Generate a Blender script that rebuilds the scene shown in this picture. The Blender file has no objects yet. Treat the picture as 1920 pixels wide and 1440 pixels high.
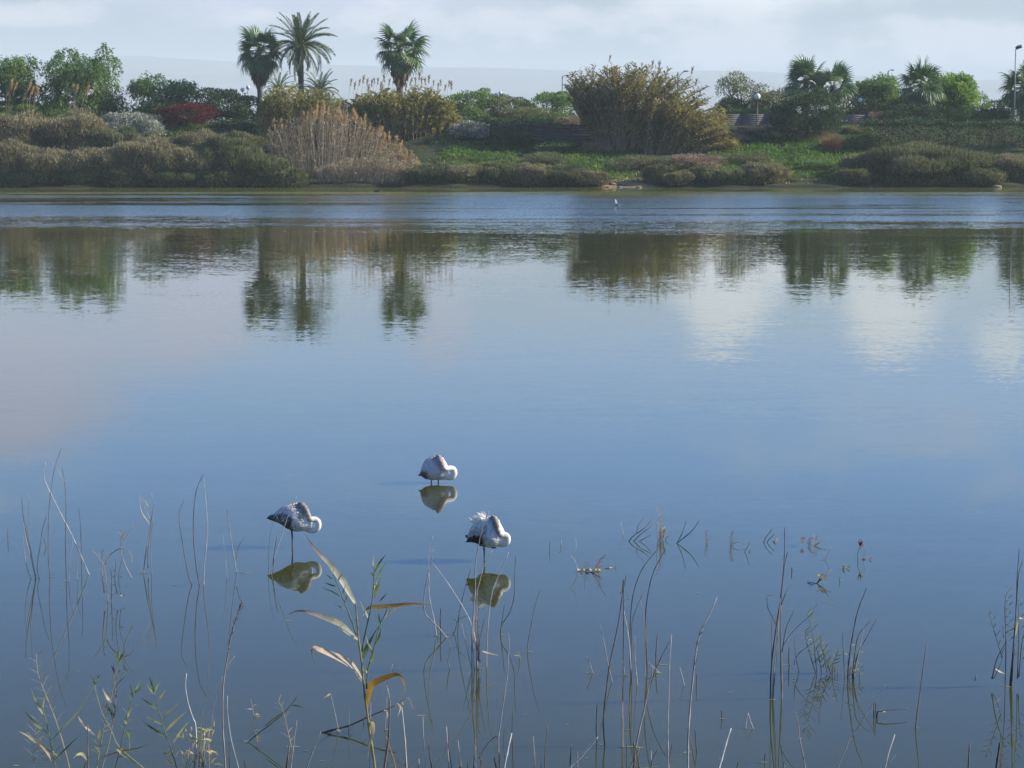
import bpy, bmesh, math, random
import numpy as np
from mathutils import Vector, Matrix, noise as mnoise

random.seed(11); RNG = np.random.default_rng(11)
SC = bpy.context.scene
COL = SC.collection

# ------------------------------------------------------------------ camera
F = 4267.0                # focal length in photograph pixels (1920 wide)
H = 5.2                   # eye above the water
HORIZON = 228.0
PITCH = math.atan((720 - HORIZON) / F)
cam_d = bpy.data.cameras.new('camera'); cam = bpy.data.objects.new('camera', cam_d); COL.objects.link(cam)
cam_d.sensor_width = 36.0; cam_d.lens = 36.0 * F / 1920.0
cam_d.clip_start = 0.5; cam_d.clip_end = 60000
cam.location = (0, 0, H); cam.rotation_euler = (math.radians(90) - PITCH, 0, 0)
SC.camera = cam

# ------------------------------------------------------------------ sky, sun, exposure
SUN_EL = math.radians(26.0); SUN_AZ = math.radians(85.0)      # azimuth clockwise from +Y (the view)
SC.view_settings.view_transform = 'Standard'; SC.view_settings.look = 'None'
SC.view_settings.exposure = 0.6; SC.view_settings.gamma = 1.0; SC.view_settings.use_curve_mapping = False
SC.cycles.use_denoising = True
SC.cycles.max_bounces = 8; SC.cycles.transparent_max_bounces = 8
SC.cycles.volume_bounces = 3
SC.cycles.use_adaptive_sampling = True; SC.cycles.adaptive_threshold = 0.01

class NT:
    """small helper for node graphs"""
    def __init__(s, tree): s.t = tree; s.n = tree.nodes; s.l = tree.links
    def new(s, kind, **kw):
        n = s.n.new(kind)
        for k, v in kw.items(): setattr(n, k, v)
        return n
    def put(s, sock, v):
        if hasattr(v, 'is_linked') or isinstance(v, bpy.types.NodeSocket): s.l.new(v, sock)
        else: sock.default_value = v
    def m(s, op, a, b=0.0, c=None, clamp=False):
        n = s.new('ShaderNodeMath', operation=op, use_clamp=clamp); s.put(n.inputs[0], a); s.put(n.inputs[1], b)
        if c is not None: s.put(n.inputs[2], c)
        return n.outputs[0]
    def v(s, op, a, b=(0, 0, 0)):
        n = s.new('ShaderNodeVectorMath', operation=op); s.put(n.inputs[0], a); s.put(n.inputs[1], b)
        return n.outputs[0]
    def comb(s, x, y, z):
        n = s.new('ShaderNodeCombineXYZ'); s.put(n.inputs[0], x); s.put(n.inputs[1], y); s.put(n.inputs[2], z); return n.outputs[0]
    def sep(s, v):
        n = s.new('ShaderNodeSeparateXYZ'); s.put(n.inputs[0], v); return n.outputs
    def noise(s, vec, scale, detail=2.0, rough=0.5, out=0, dist=0.0):
        n = s.new('ShaderNodeTexNoise'); s.put(n.inputs['Vector'], vec); n.inputs['Scale'].default_value = scale
        n.inputs['Detail'].default_value = detail; n.inputs['Roughness'].default_value = rough; n.inputs['Distortion'].default_value = dist
        return n.outputs[out]
    def remap(s, v, a, b, c=0.0, d=1.0, kind='SMOOTHSTEP'):
        n = s.new('ShaderNodeMapRange', interpolation_type=kind); s.put(n.inputs[0], v)
        for i, x in enumerate((a, b, c, d)): s.put(n.inputs[i + 1], x)
        return n.outputs[0]
    def mix(s, f, a, b):
        n = s.new('ShaderNodeMix', data_type='RGBA'); s.put(n.inputs[0], f)
        s.put(n.inputs[6], a if not isinstance(a, tuple) else (*a, 1)); s.put(n.inputs[7], b if not isinstance(b, tuple) else (*b, 1))
        return n.outputs[2]
    def ramp(s, f, stops):
        n = s.new('ShaderNodeValToRGB'); s.put(n.inputs[0], f); e = n.color_ramp.elements
        while len(e) < len(stops): e.new(0.5)
        for i, (p, c) in enumerate(stops): e[i].position = p; e[i].color = (*c, 1)
        return n.outputs[0]

world = bpy.data.worlds.new('World'); SC.world = world; world.use_nodes = True
w = NT(world.node_tree); w.n.clear()
sky = w.new('ShaderNodeTexSky', sky_type='NISHITA', sun_disc=False)
sky.sun_elevation = SUN_EL; sky.sun_rotation = SUN_AZ
sky.altitude = 0; sky.air_density = 1.0; sky.dust_density = 1.2; sky.ozone_density = 2.5
SKY_K = 0.085
dirv = w.new('ShaderNodeTexCoord').outputs['Generated']
dx, dy, dz = w.sep(dirv)
az = w.m('ARCTAN2', dx, dy); el = w.m('ARCSINE', dz)
skyc = w.v('MULTIPLY', sky.outputs[0], (SKY_K, SKY_K, SKY_K))
# deepen the blue above the hazy lowest degrees, as the air over a lake on a clear winter morning does
tint = w.ramp(w.m('MULTIPLY', el, 1.0 / 0.5), [(0.0, (0.43, 0.47, 0.50)), (0.105, (0.44, 0.56, 0.64)), (0.15, (0.82, 1.04, 1.40)), (0.20, (0.98, 1.36, 2.06)), (0.30, (0.60, 1.30, 2.28)), (0.55, (0.17, 0.71, 1.52)), (1.0, (0.42, 0.78, 1.35))])
skyc = w.v('MULTIPLY', skyc, tint)
# pale haze hugging the horizon
hz = w.m('POWER', 2.718, w.m('MULTIPLY', w.m('MAXIMUM', el, 0.0), -1.0 / 0.055))
skyc = w.mix(w.m('MULTIPLY', hz, 0.80), skyc, (0.33, 0.36, 0.41))
# clouds: broken soft banks low over the horizon
cv = w.comb(w.m('MULTIPLY', az, 1.0), w.m('MULTIPLY', el, 2.1), 0.37)
n1 = w.noise(cv, 9.0, 6.0, 0.58)
n2 = w.noise(cv, 26.0, 5.0, 0.55)
def blob(a0, e0, ra, re):
    a = w.m('DIVIDE', w.m('SUBTRACT', az, a0), ra); e = w.m('DIVIDE', w.m('SUBTRACT', el, e0), re)
    return w.m('POWER', 2.718, w.m('MULTIPLY', w.m('ADD', w.m('MULTIPLY', a, a), w.m('MULTIPLY', e, e)), -1.0))
def total(bl):
    t = bl[0]
    for b in bl[1:]: t = w.m('ADD', t, b)
    return t
lav = total([blob(-0.20, 0.100, 0.06, 0.030), blob(-0.23, 0.125, 0.05, 0.022), blob(-0.135, 0.088, 0.03, 0.022), blob(-0.033, 0.095, 0.018, 0.022), blob(-0.08, 0.055, 0.10, 0.016)])
crm = total([blob(0.092, 0.088, 0.020, 0.022), blob(0.165, 0.088, 0.022, 0.018), blob(0.215, 0.095, 0.018, 0.014), blob(0.13, 0.062, 0.09, 0.018)])
low = total([blob(0.178, 0.036, 0.034, 0.012), blob(-0.21, 0.044, 0.02, 0.008), w.m('MULTIPLY', blob(-0.03, 0.044, 0.14, 0.010), 0.6), blob(0.10, 0.030, 0.03, 0.009), blob(0.215, 0.030, 0.02, 0.010)])
edge = w.m('ADD', w.m('MULTIPLY', w.m('SUBTRACT', n1, 0.5), 1.3), w.m('MULTIPLY', w.m('SUBTRACT', n2, 0.5), 0.8))
lav_f = w.remap(w.m('ADD', lav, edge), 0.15, 1.15, 0.0, 0.80)
crm_f = w.remap(w.m('ADD', crm, edge), 0.30, 1.0, 0.0, 0.85)
n3 = w.noise(cv, 60.0, 5.0, 0.6)
low_f = w.remap(w.m('ADD', w.m('ADD', low, w.m('MULTIPLY', edge, 1.3)), w.m('MULTIPLY', w.m('SUBTRACT', n3, 0.5), 0.9)), 0.30, 0.80, 0.0, 0.75)
low_f = w.m('MULTIPLY', low_f, w.remap(el, 0.075, 0.055))
gen = w.m('MULTIPLY', w.remap(n1, 0.52, 0.75, 0.0, 0.55), w.remap(el, 0.0, 0.35, 1.0, 0.0))
skyc = w.mix(w.m('MULTIPLY', gen, w.remap(el, 0.05, 0.075, 0.35, 1.0)), skyc, (0.58, 0.62, 0.70))
skyc = w.mix(lav_f, skyc, (0.41, 0.41, 0.55))
skyc = w.mix(crm_f, skyc, (0.80, 0.82, 0.80))
skyc = w.mix(low_f, skyc, (0.62, 0.58, 0.595))
bg = w.new('ShaderNodeBackground'); w.l.new(skyc, bg.inputs[0]); bg.inputs[1].default_value = 1.0
w.l.new(bg.outputs[0], w.new('ShaderNodeOutputWorld').inputs[0])

sun_d = bpy.data.lights.new('sun', 'SUN'); sun = bpy.data.objects.new('sun', sun_d); COL.objects.link(sun)
sun_d.energy = 5.0; sun_d.angle = math.radians(0.6); sun_d.color = (1.0, 0.90, 0.74)
sdir = Vector((math.sin(SUN_AZ) * math.cos(SUN_EL), math.cos(SUN_AZ) * math.cos(SUN_EL), math.sin(SUN_EL)))
sun.rotation_euler = sdir.to_track_quat('Z', 'Y').to_euler()

# ------------------------------------------------------------------ pixels to places
def ray(px, py):
    xc = (px - 960) / F; yc = (720 - py) / F
    return (xc, math.cos(PITCH) + yc * math.sin(PITCH), -math.sin(PITCH) + yc * math.cos(PITCH))
def onwater(px, py):
    d = ray(px, py); t = H / -d[2]; return Vector((d[0] * t, d[1] * t, 0))
def at(px, py, Y):
    d = ray(px, py); t = Y / d[1]; return Vector((d[0] * t, Y, H + d[2] * t))
def ppm(Y): return F / Y      # photograph pixels per metre at that distance

# ------------------------------------------------------------------ object helpers
def tag(o, label=None, cat=None, group=None, kind=None):
    if label: o['label'] = label
    if cat: o['category'] = cat
    if group: o['group'] = group
    if kind: o['kind'] = kind
    return o
def link(name, me, mat=None, parent=None, loc=None):
    o = bpy.data.objects.new(name, me); COL.objects.link(o)
    if mat is not None and me is not None and not me.materials: me.materials.append(mat)
    if parent is not None: o.parent = parent
    if loc is not None: o.location = loc
    return o
def empty(name, loc):
    o = bpy.data.objects.new(name, None); COL.objects.link(o); o.location = loc; o.empty_display_size = 0.2; return o
def arr_mesh(name, V, Fc, tint=None, smooth=False):
    """V (n,3); Fc list of arrays (m,k) of one k each"""
    V = np.asarray(V, dtype=np.float32); me = bpy.data.meshes.new(name)
    if not isinstance(Fc, list): Fc = [Fc]
    Fc = [np.asarray(f, dtype=np.int32) for f in Fc if len(f)]
    me.vertices.add(len(V)); me.vertices.foreach_set('co', V.ravel())
    loops = np.concatenate([f.ravel() for f in Fc]); me.loops.add(len(loops)); me.loops.foreach_set('vertex_index', loops)
    sizes = np.concatenate([np.full(len(f), f.shape[1], dtype=np.int32) for f in Fc])
    starts = np.concatenate([[0], np.cumsum(sizes)[:-1]]).astype(np.int32)
    me.polygons.add(len(sizes)); me.polygons.foreach_set('loop_start', starts); me.polygons.foreach_set('loop_total', sizes)
    if tint is not None:
        a = me.attributes.new('tint', 'FLOAT', 'POINT'); a.data.foreach_set('value', np.asarray(tint, dtype=np.float32))
    if smooth: me.polygons.foreach_set('use_smooth', np.ones(len(sizes), dtype=bool))
    me.update(calc_edges=True); return me
class MB:
    """collects pieces for one mesh"""
    def __init__(s): s.V = []; s.T = []; s.Q = []; s.tint = []; s.n = 0
    def add(s, V, T=None, Q=None, tint=0.5):
        V = np.asarray(V, dtype=np.float32).reshape(-1, 3)
        if T is not None and len(T): s.T.append(np.asarray(T, dtype=np.int32) + s.n)
        if Q is not None and len(Q): s.Q.append(np.asarray(Q, dtype=np.int32) + s.n)
        s.V.append(V); s.tint.append(np.broadcast_to(np.asarray(tint, dtype=np.float32), (len(V),))); s.n += len(V)
    def box(s, c, size, tint=0.5):
        c = np.array(c); h = np.array(size) / 2
        V = np.array([[x, y, z] for x in (-1, 1) for y in (-1, 1) for z in (-1, 1)]) * h + c
        s.add(V, Q=[[0, 1, 3, 2], [4, 6, 7, 5], [0, 4, 5, 1], [2, 3, 7, 6], [0, 2, 6, 4], [1, 5, 7, 3]], tint=tint)
    def tube(s, P, R, sides=5, cap=True, tint=0.5):
        P = np.asarray(P, dtype=float); n = len(P); R = np.broadcast_to(np.asarray(R, dtype=float), (n,))
        T = np.gradient(P, axis=0); T /= np.linalg.norm(T, axis=1)[:, None] + 1e-9
        ref = np.array([0.31, 0.92, 0.23]) if abs(T[:, 1]).mean() < 0.8 else np.array([0.9, 0.1, 0.3])
        A = np.cross(T, ref); A /= np.linalg.norm(A, axis=1)[:, None] + 1e-9; B = np.cross(T, A)
        th = np.linspace(0, 2 * np.pi, sides, endpoint=False)
        V = P[:, None, :] + R[:, None, None] * (np.cos(th)[None, :, None] * A[:, None, :] + np.sin(th)[None, :, None] * B[:, None, :])
        i = np.arange(n - 1)[:, None] * sides; j = np.arange(sides)[None, :]; j2 = (j + 1) % sides
        Q = np.stack([i + j, i + j2, i + sides + j2, i + sides + j], -1).reshape(-1, 4)
        Vf = V.reshape(-1, 3); Tt = []
        if cap:
            Vf = np.vstack([Vf, P[0], P[-1]]); a = n * sides; b = a + 1; e = (n - 1) * sides
            Tt = [[a, (k + 1) % sides, k] for k in range(sides)] + [[b, e + k, e + (k + 1) % sides] for k in range(sides)]
        s.add(Vf, T=Tt, Q=Q, tint=tint)
    def blade(s, P, W, side, tint=0.5, fold=0.15):
        """a leaf ribbon along P with half-widths W, a fold along its midrib; side = across vector(s)"""
        P = np.asarray(P, dtype=float); n = len(P); W = np.broadcast_to(np.asarray(W, dtype=float), (n,))
        T = np.gradient(P, axis=0); T /= np.linalg.norm(T, axis=1)[:, None] + 1e-9
        S = np.broadcast_to(np.asarray(side, dtype=float), (n, 3)); S = S - (S * T).sum(1)[:, None] * T; S /= np.linalg.norm(S, axis=1)[:, None] + 1e-9
        Nn = np.cross(T, S)
        L = P - S * W[:, None] + Nn * W[:, None] * fold; R = P + S * W[:, None] + Nn * W[:, None] * fold
        V = np.stack([L, P, R], 1).reshape(-1, 3)
        k = np.arange(n - 1)[:, None] * 3
        Q = np.concatenate([np.hstack([k, k + 1, k + 4, k + 3]), np.hstack([k + 1, k + 2, k + 5, k + 4])])
        t = np.repeat(np.broadcast_to(np.asarray(tint, dtype=float), (n,)), 3)
        s.add(V, Q=Q, tint=t)
    def leaves(s, P, D, L, Wd, tint, bend=0.0, nrm=None):
        """many diamond leaves at P along D"""
        n = len(P); D = D / (np.linalg.norm(D, axis=1)[:, None] + 1e-9)
        if nrm is None: nrm = RNG.normal(size=(n, 3))
        S = np.cross(D, nrm); S /= np.linalg.norm(S, axis=1)[:, None] + 1e-9
        L = np.broadcast_to(L, (n,))[:, None]; Wd = np.broadcast_to(Wd, (n,))[:, None]
        mid = P + D * L * 0.45; tip = P + D * L
        if bend: tip = tip - np.array([0, 0, 1.0]) * L * bend
        V = np.stack([P, mid + S * Wd / 2, tip, mid - S * Wd / 2], 1).reshape(-1, 3)
        Q = np.arange(n * 4).reshape(n, 4)
        s.add(V, Q=Q, tint=np.repeat(np.broadcast_to(tint, (n,)), 4))
    def spikes(s, P, D, L, Wd, tint):
        """many thin triangular blades"""
        n = len(P); D = D / (np.linalg.norm(D, axis=1)[:, None] + 1e-9)
        S = np.cross(D, RNG.normal(size=(n, 3))); S /= np.linalg.norm(S, axis=1)[:, None] + 1e-9
        L = np.broadcast_to(L, (n,))[:, None]; Wd = np.broadcast_to(Wd, (n,))[:, None]
        V = np.stack([P - S * Wd / 2, P + S * Wd / 2, P + D * L], 1).reshape(-1, 3)
        s.add(V, T=np.arange(n * 3).reshape(n, 3), tint=np.repeat(np.broadcast_to(tint, (n,)), 3))
    def mesh(s, name, smooth=False):
        Fc = []
        if s.T: Fc.append(np.concatenate(s.T))
        if s.Q: Fc.append(np.concatenate(s.Q))
        return arr_mesh(name, np.concatenate(s.V), Fc, np.concatenate(s.tint), smooth)
    def build(s, name, mat, parent=None, smooth=False): return link(name, s.mesh(name, smooth), mat, parent)
def smooth_line(P, k=4):
    """Catmull-Rom through the points"""
    P = np.asarray(P, dtype=float)
    if len(P) < 3:
        t = np.linspace(0, 1, k + 1)[:, None]; return P[0] + (P[1] - P[0]) * t
    Q = np.vstack([2 * P[0] - P[1], P, 2 * P[-1] - P[-2]]); out = []
    for i in range(1, len(Q) - 2):
        for t in np.linspace(0, 1, k, endpoint=False):
            a, b, c, d = Q[i - 1], Q[i], Q[i + 1], Q[i + 2]
            out.append(0.5 * (2 * b + (c - a) * t + (2 * a - 5 * b + 4 * c - d) * t * t + (3 * b - a - 3 * c + d) * t ** 3))
    out.append(P[-1]); return np.array(out)

# ------------------------------------------------------------------ materials
def new_mat(name):
    m = bpy.data.materials.new(name); m.use_nodes = True; t = NT(m.node_tree); t.n.clear()
    out = t.new('ShaderNodeOutputMaterial'); return m, t, out
def leaf_mat(name, stops, trans=0.35, rough=0.55, nscale=0.6, namp=0.35, spec=0.3):
    """foliage: colour by each leaf's own tint plus slow drift across the plant, some light coming through"""
    m, t, out = new_mat(name)
    a = t.new('ShaderNodeAttribute', attribute_name='tint').outputs['Fac']
    pos = t.new('ShaderNodeNewGeometry').outputs['Position']
    n = t.noise(pos, nscale, 2.0, 0.6)
    f = t.m('ADD', a, t.m('MULTIPLY', t.m('SUBTRACT', n, 0.5), namp * 2), clamp=True)
    c = t.ramp(f, stops)
    p = t.new('ShaderNodeBsdfPrincipled'); t.put(p.inputs['Base Color'], c); p.inputs['Roughness'].default_value = rough
    p.inputs['Specular IOR Level'].default_value = spec
    if trans:
        tr = t.new('ShaderNodeBsdfTranslucent'); t.put(tr.inputs[0], t.v('MULTIPLY', c, (1.25, 1.2, 0.6)))
        mx = t.new('ShaderNodeMixShader'); mx.inputs[0].default_value = trans
        t.l.new(p.outputs[0], mx.inputs[1]); t.l.new(tr.outputs[0], mx.inputs[2]); t.l.new(mx.outputs[0], out.inputs[0])
    else: t.l.new(p.outputs[0], out.inputs[0])
    return m
def plain_mat(name, stops, rough=0.6, nscale=8.0, detail=4.0, metal=0.0, spec=0.4, bump=0.0, use_tint=False, stretch=(1, 1, 1)):
    m, t, out = new_mat(name)
    co = t.v('MULTIPLY', t.new('ShaderNodeTexCoord').outputs['Object'], stretch)
    n = t.noise(co, nscale, detail, 0.6)
    f = n
    if use_tint:
        a = t.new('ShaderNodeAttribute', attribute_name='tint').outputs['Fac']
        f = t.m('ADD', a, t.m('MULTIPLY', t.m('SUBTRACT', n, 0.5), 0.6), clamp=True)
    else: f = t.remap(n, 0.25, 0.75, 0, 1, 'LINEAR')
    p = t.new('ShaderNodeBsdfPrincipled'); t.put(p.inputs['Base Color'], t.ramp(f, stops))
    p.inputs['Roughness'].default_value = rough; p.inputs['Metallic'].default_value = metal; p.inputs['Specular IOR Level'].default_value = spec
    if bump:
        b = t.new('ShaderNodeBump'); b.inputs['Strength'].default_value = bump; t.put(b.inputs['Height'], n); t.l.new(b.outputs[0], p.inputs['Normal'])
    t.l.new(p.outputs[0], out.inputs[0]); return m

# ------------------------------------------------------------------ water
def water_material():
    m, t, out = new_mat('lake_water')
    pos = t.new('ShaderNodeNewGeometry').outputs['Position']
    px, py, pz = t.sep(pos)
    # wind-ruffled streaks far out, smooth strip under the bank, near-glass water closer by
    bx = t.comb(t.m('MULTIPLY', px, 0.035), t.m('MULTIPLY', py, 0.16), 0.0)
    wob = t.m('MULTIPLY', t.m('SUBTRACT', t.noise(bx, 1.0, 3.0, 0.6), 0.5), 34.0)
    yy = t.m('ADD', py, wob)
    band = t.m('MULTIPLY', t.remap(yy, 104, 128), t.remap(t.m('ADD', py, t.m('MULTIPLY', wob, 0.25)), 172, 168))
    streak = t.noise(t.comb(t.m('MULTIPLY', px, 0.018), t.m('MULTIPLY', py, 0.13), 3.0), 1.0, 3.0, 0.6)
    gap = t.remap(streak, 0.33, 0.50, 0.12, 1.0)
    band = t.m('MULTIPLY', band, gap)
    far = t.remap(py, 25, 110, 0.0, 1.0, 'LINEAR')
    calm = t.m('ADD', 0.0015, t.m('MULTIPLY', far, 0.0078))
    patch = t.remap(t.noise(t.comb(t.m('MULTIPLY', px, 0.05), t.m('MULTIPLY', py, 0.12), 7.0), 1.0, 2.0), 0.35, 0.7, 0.5, 1.4)
    amp = t.m('ADD', t.m('MULTIPLY', calm, patch), t.m('MULTIPLY', band, 0.16))
    def slopes(sx, sy, z, sc, det):
        c = t.noise(t.comb(t.m('MULTIPLY', px, sx), t.m('MULTIPLY', py, sy), z), sc, det, 0.6, out=1)
        return t.v('SUBTRACT', c, (0.5, 0.5, 0.5))
    s1 = slopes(0.35, 1.0, 0.0, 2.4, 2.0)
    s2 = slopes(0.7, 1.0, 5.0, 9.0, 1.0)
    s = t.v('ADD', t.v('MULTIPLY', s1, (0.7, 0.65, 0)), t.v('MULTIPLY', s2, (0.8, 1.0, 0)))
    sxx, syy, _ = t.sep(s)
    k = t.m('MULTIPLY', amp, 5.0)
    syy = t.m('ADD', t.m('MULTIPLY', syy, t.m('SUBTRACT', 1.0, band)), t.m('MULTIPLY', t.m('MULTIPLY', t.m('ABSOLUTE', syy), -0.9), band))
    nrm = t.v('NORMALIZE', t.comb(t.m('MULTIPLY', sxx, t.m('MULTIPLY', k, 0.6)), t.m('MULTIPLY', syy, k), 1.0))
    p = t.new('ShaderNodeBsdfPrincipled')
    silt = t.noise(t.comb(t.m('MULTIPLY', px, 0.4), py, 0.0), 0.25, 3.0)
    t.put(p.inputs['Base Color'], t.mix(t.remap(yy, 150, 176, 0.0, 1.0), t.mix(silt, (0.050, 0.056, 0.015), (0.062, 0.066, 0.020)), (0.23, 0.25, 0.060)))
    p.inputs['Roughness'].default_value = 0.0; p.inputs['IOR'].default_value = 1.333; p.inputs['Specular IOR Level'].default_value = 0.5
    t.l.new(nrm, p.inputs['Normal']); t.l.new(p.outputs[0], out.inputs[0])
    return m
WATER = water_material()
me = arr_mesh('lake_water', [[-2500, -60, 0], [2500, -60, 0], [2500, 200, 0], [-2500, 200, 0]], [[[0, 1, 2, 3]]])
lake = tag(link('lake_water', me, WATER), 'calm blue lake water mirroring the far bank and sky', kind='structure')

# ------------------------------------------------------------------ far bank terrain
def shore_y(x): return 181.6 + 0.55 * math.sin(x * 0.23) + 0.4 * math.sin(x * 0.61 + 1.3) + 0.2 * math.sin(x * 1.7)
PROF_Y = [-4, 0, 1.0, 3.5, 8, 15, 20, 24, 60, 400, 20000]
PROF_Z = [-0.9, 0.0, 0.28, 0.6, 1.25, 2.7, 4.0, 4.8, 4.95, 5.0, 5.0]
PROF_L = [-0.9, 0.0, 0.25, 0.5, 0.9, 2.0, 3.6, 4.8, 4.95, 5.0, 5.0]
def zt(x, y):
    s = y - shore_y(x); a = min(max((-6 - x) / 6.0, 0), 1)
    z = np.interp(s, PROF_Y, PROF_Z) * (1 - a) + np.interp(s, PROF_Y, PROF_L) * a
    if 0 < s < 120: z += 0.12 * mnoise.noise(Vector((x * 0.5, y * 0.5, 0))) * min(s, 1.5)
    return float(z)
def far_terrain():
    xs = np.concatenate([[-9000, -3000, -900, -250, -120], np.arange(-70, 70.1, 0.6), [120, 250, 900, 3000, 9000]])
    ss = np.concatenate([[-6, -3, -1, -0.4], np.arange(0, 30, 0.6), [34, 40, 50, 60, 80, 120, 400, 1500, 4500, 9000]])
    V = np.array([[x, shore_y(x) + s, zt(x, shore_y(x) + s)] for s in ss for x in xs]); nx = len(xs)
    i = np.arange(len(ss) - 1)[:, None] * nx; j = np.arange(nx - 1)[None, :]
    Q = np.stack([i + j, i + j + 1, i + nx + j + 1, i + nx + j], -1).reshape(-1, 4)
    m, t, out = new_mat('bank_soil_and_turf')
    pos = t.new('ShaderNodeNewGeometry').outputs['Position']; X, Y, Z = t.sep(pos)
    a = t.noise(pos, 0.35, 4.0, 0.6); b = t.noise(pos, 2.2, 4.0, 0.6)
    c = t.ramp(t.m('ADD', t.m('MULTIPLY', a, 0.6), t.m('MULTIPLY', b, 0.4)), [(0.36, (0.075, 0.060, 0.035)), (0.46, (0.060, 0.065, 0.024)), (0.56, (0.055, 0.090, 0.022)), (0.68, (0.10, 0.085, 0.045))])
    sp = at(1180, 335, 184.0); q = t.m('ADD', t.m('POWER', t.m('DIVIDE', t.m('SUBTRACT', X, sp.x - 0.2), 2.3), 2.0), t.m('POWER', t.m('DIVIDE', t.m('SUBTRACT', Y, 183.2), 2.6), 2.0))
    bare = t.remap(t.m('ADD', q, t.m('MULTIPLY', t.m('SUBTRACT', b, 0.5), 1.6)), 1.15, 0.75)
    c = t.mix(bare, c, t.ramp(b, [(0.3, (0.24, 0.15, 0.075)), (0.7, (0.40, 0.27, 0.15))]))
    mud = t.remap(Z, 0.28, 0.05)
    c = t.mix(t.m('MULTIPLY', mud, t.m('SUBTRACT', 1.0, bare)), c, (0.030, 0.026, 0.016))
    p = t.new('ShaderNodeBsdfPrincipled'); t.put(p.inputs['Base Color'], c); p.inputs['Roughness'].default_value = 0.9; p.inputs['Specular IOR Level'].default_value = 0.2
    bp = t.new('ShaderNodeBump'); bp.inputs['Strength'].default_value = 0.6; bp.inputs['Distance'].default_value = 0.2; t.put(bp.inputs['Height'], b); t.l.new(bp.outputs[0], p.inputs['Normal'])
    t.l.new(p.outputs[0], out.inputs[0])
    o = link('far_bank_terrain', arr_mesh('far_bank_terrain', V, Q, smooth=True), m)
    tag(o, 'far lake bank of green slope and bare soil', kind='structure')
far_terrain()
def near_terrain():
    xs = np.linspace(-300, 300, 121); ys = np.array([16.0, 15, 14, 12, 9, 6, 3, 0, -4, -10, -25, -55]); zs = np.array([-0.7, -0.25, 0.15, 0.8, 1.7, 2.6, 3.2, 3.55, 3.6, 3.6, 3.6, 3.6])
    V = np.array([[x, y, z + 0.12 * mnoise.noise(Vector((x * 0.4, y * 0.4, 3)))] for y, z in zip(ys, zs) for x in xs]); nx = len(xs)
    i = np.arange(len(ys) - 1)[:, None] * nx; j = np.arange(nx - 1)[None, :]
    Q = np.stack([i + j, i + nx + j, i + nx + j + 1, i + j + 1], -1).reshape(-1, 4)
    m = plain_mat('near_bank_turf', [(0.0, (0.05, 0.045, 0.03)), (0.5, (0.05, 0.08, 0.025)), (1.0, (0.12, 0.11, 0.06))], 0.9, 1.5)
    tag(link('near_bank_terrain', arr_mesh('near_bank_terrain', V, Q, smooth=True), m), 'near grassy bank below the viewpoint', kind='structure')
near_terrain()

# ------------------------------------------------------------------ far mountains and the air in front of them
def mountains():
    D = 7000.0
    prof = [(-4000, 175), (-2500, 140), (-1500, 150), (-700, 122), (0, 117), (150, 115), (205, 112), (250, 105), (300, 111), (400, 116), (560, 121), (650, 126), (800, 128), (900, 127), (1000, 131), (1150, 137), (1300, 133), (1500, 140), (1800, 150), (2600, 148), (3600, 175), (5500, 190)]
    PX = np.array([p[0] for p in prof]); PY = np.array([p[1] for p in prof])
    px = np.linspace(-4000, 5500, 420); ridge = H + (HORIZON - np.interp(px, PX, PY)) / F * D
    rows = [(5000, 0.0), (5450, 0.12), (6000, 0.42), (6500, 0.74), (D, 1.0), (7600, 0.7), (8500, 0.0)]
    V = []
    for y, f in rows:
        for k, p in enumerate(px):
            x = (p - 960) / F * D * (0.75 + 0.25 * y / D)
            n = mnoise.fractal(Vector((x * 0.0028, y * 0.0028, 1.0)), 1.0, 2.0, 5)
            V.append([x, y + 140 * n, 4.0 + (ridge[k] - 4) * f + (n * 30 * f * (1 - 0.75 * (f > 0.95)) if 0 < f else 0)])
    nx = len(px); i = np.arange(len(rows) - 1)[:, None] * nx; j = np.arange(nx - 1)[None, :]
    Q = np.stack([i + j, i + j + 1, i + nx + j + 1, i + nx + j], -1).reshape(-1, 4)
    m = plain_mat('mountain_scrub', [(0, (0.09, 0.10, 0.06)), (0.6, (0.15, 0.14, 0.10)), (1, (0.28, 0.25, 0.21))], 0.95, 0.002, 6.0)
    tag(link('mountains', arr_mesh('mountains', V, Q, smooth=True), m), 'long low mountain ridge fading pale blue in the haze', kind='structure')
mountains()
HAZE_DENSITY = 0.00024
def haze():
    x, y0, y1, z0, z1 = 9500, -400, 9600, -2.0, 250
    V = [[sx * x, y, z] for sx in (-1, 1) for y in (y0, y1) for z in (z0, z1)]
    me = arr_mesh('haze', V, [[[0, 1, 3, 2], [4, 6, 7, 5], [0, 4, 5, 1], [2, 3, 7, 6], [0, 2, 6, 4], [1, 5, 7, 3]]])
    m, t, out = new_mat('thin_haze')
    v = t.new('ShaderNodeVolumePrincipled'); v.inputs['Density'].default_value = HAZE_DENSITY; v.inputs['Color'].default_value = (0.90, 0.98, 1.0, 1); v.inputs['Anisotropy'].default_value = 0.0
    t.l.new(v.outputs[0], out.inputs['Volume'])
    tag(link('haze', me, m), 'thin pale blue haze over the lake and the land beyond', kind='stuff')
if HAZE_DENSITY: haze()
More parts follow.
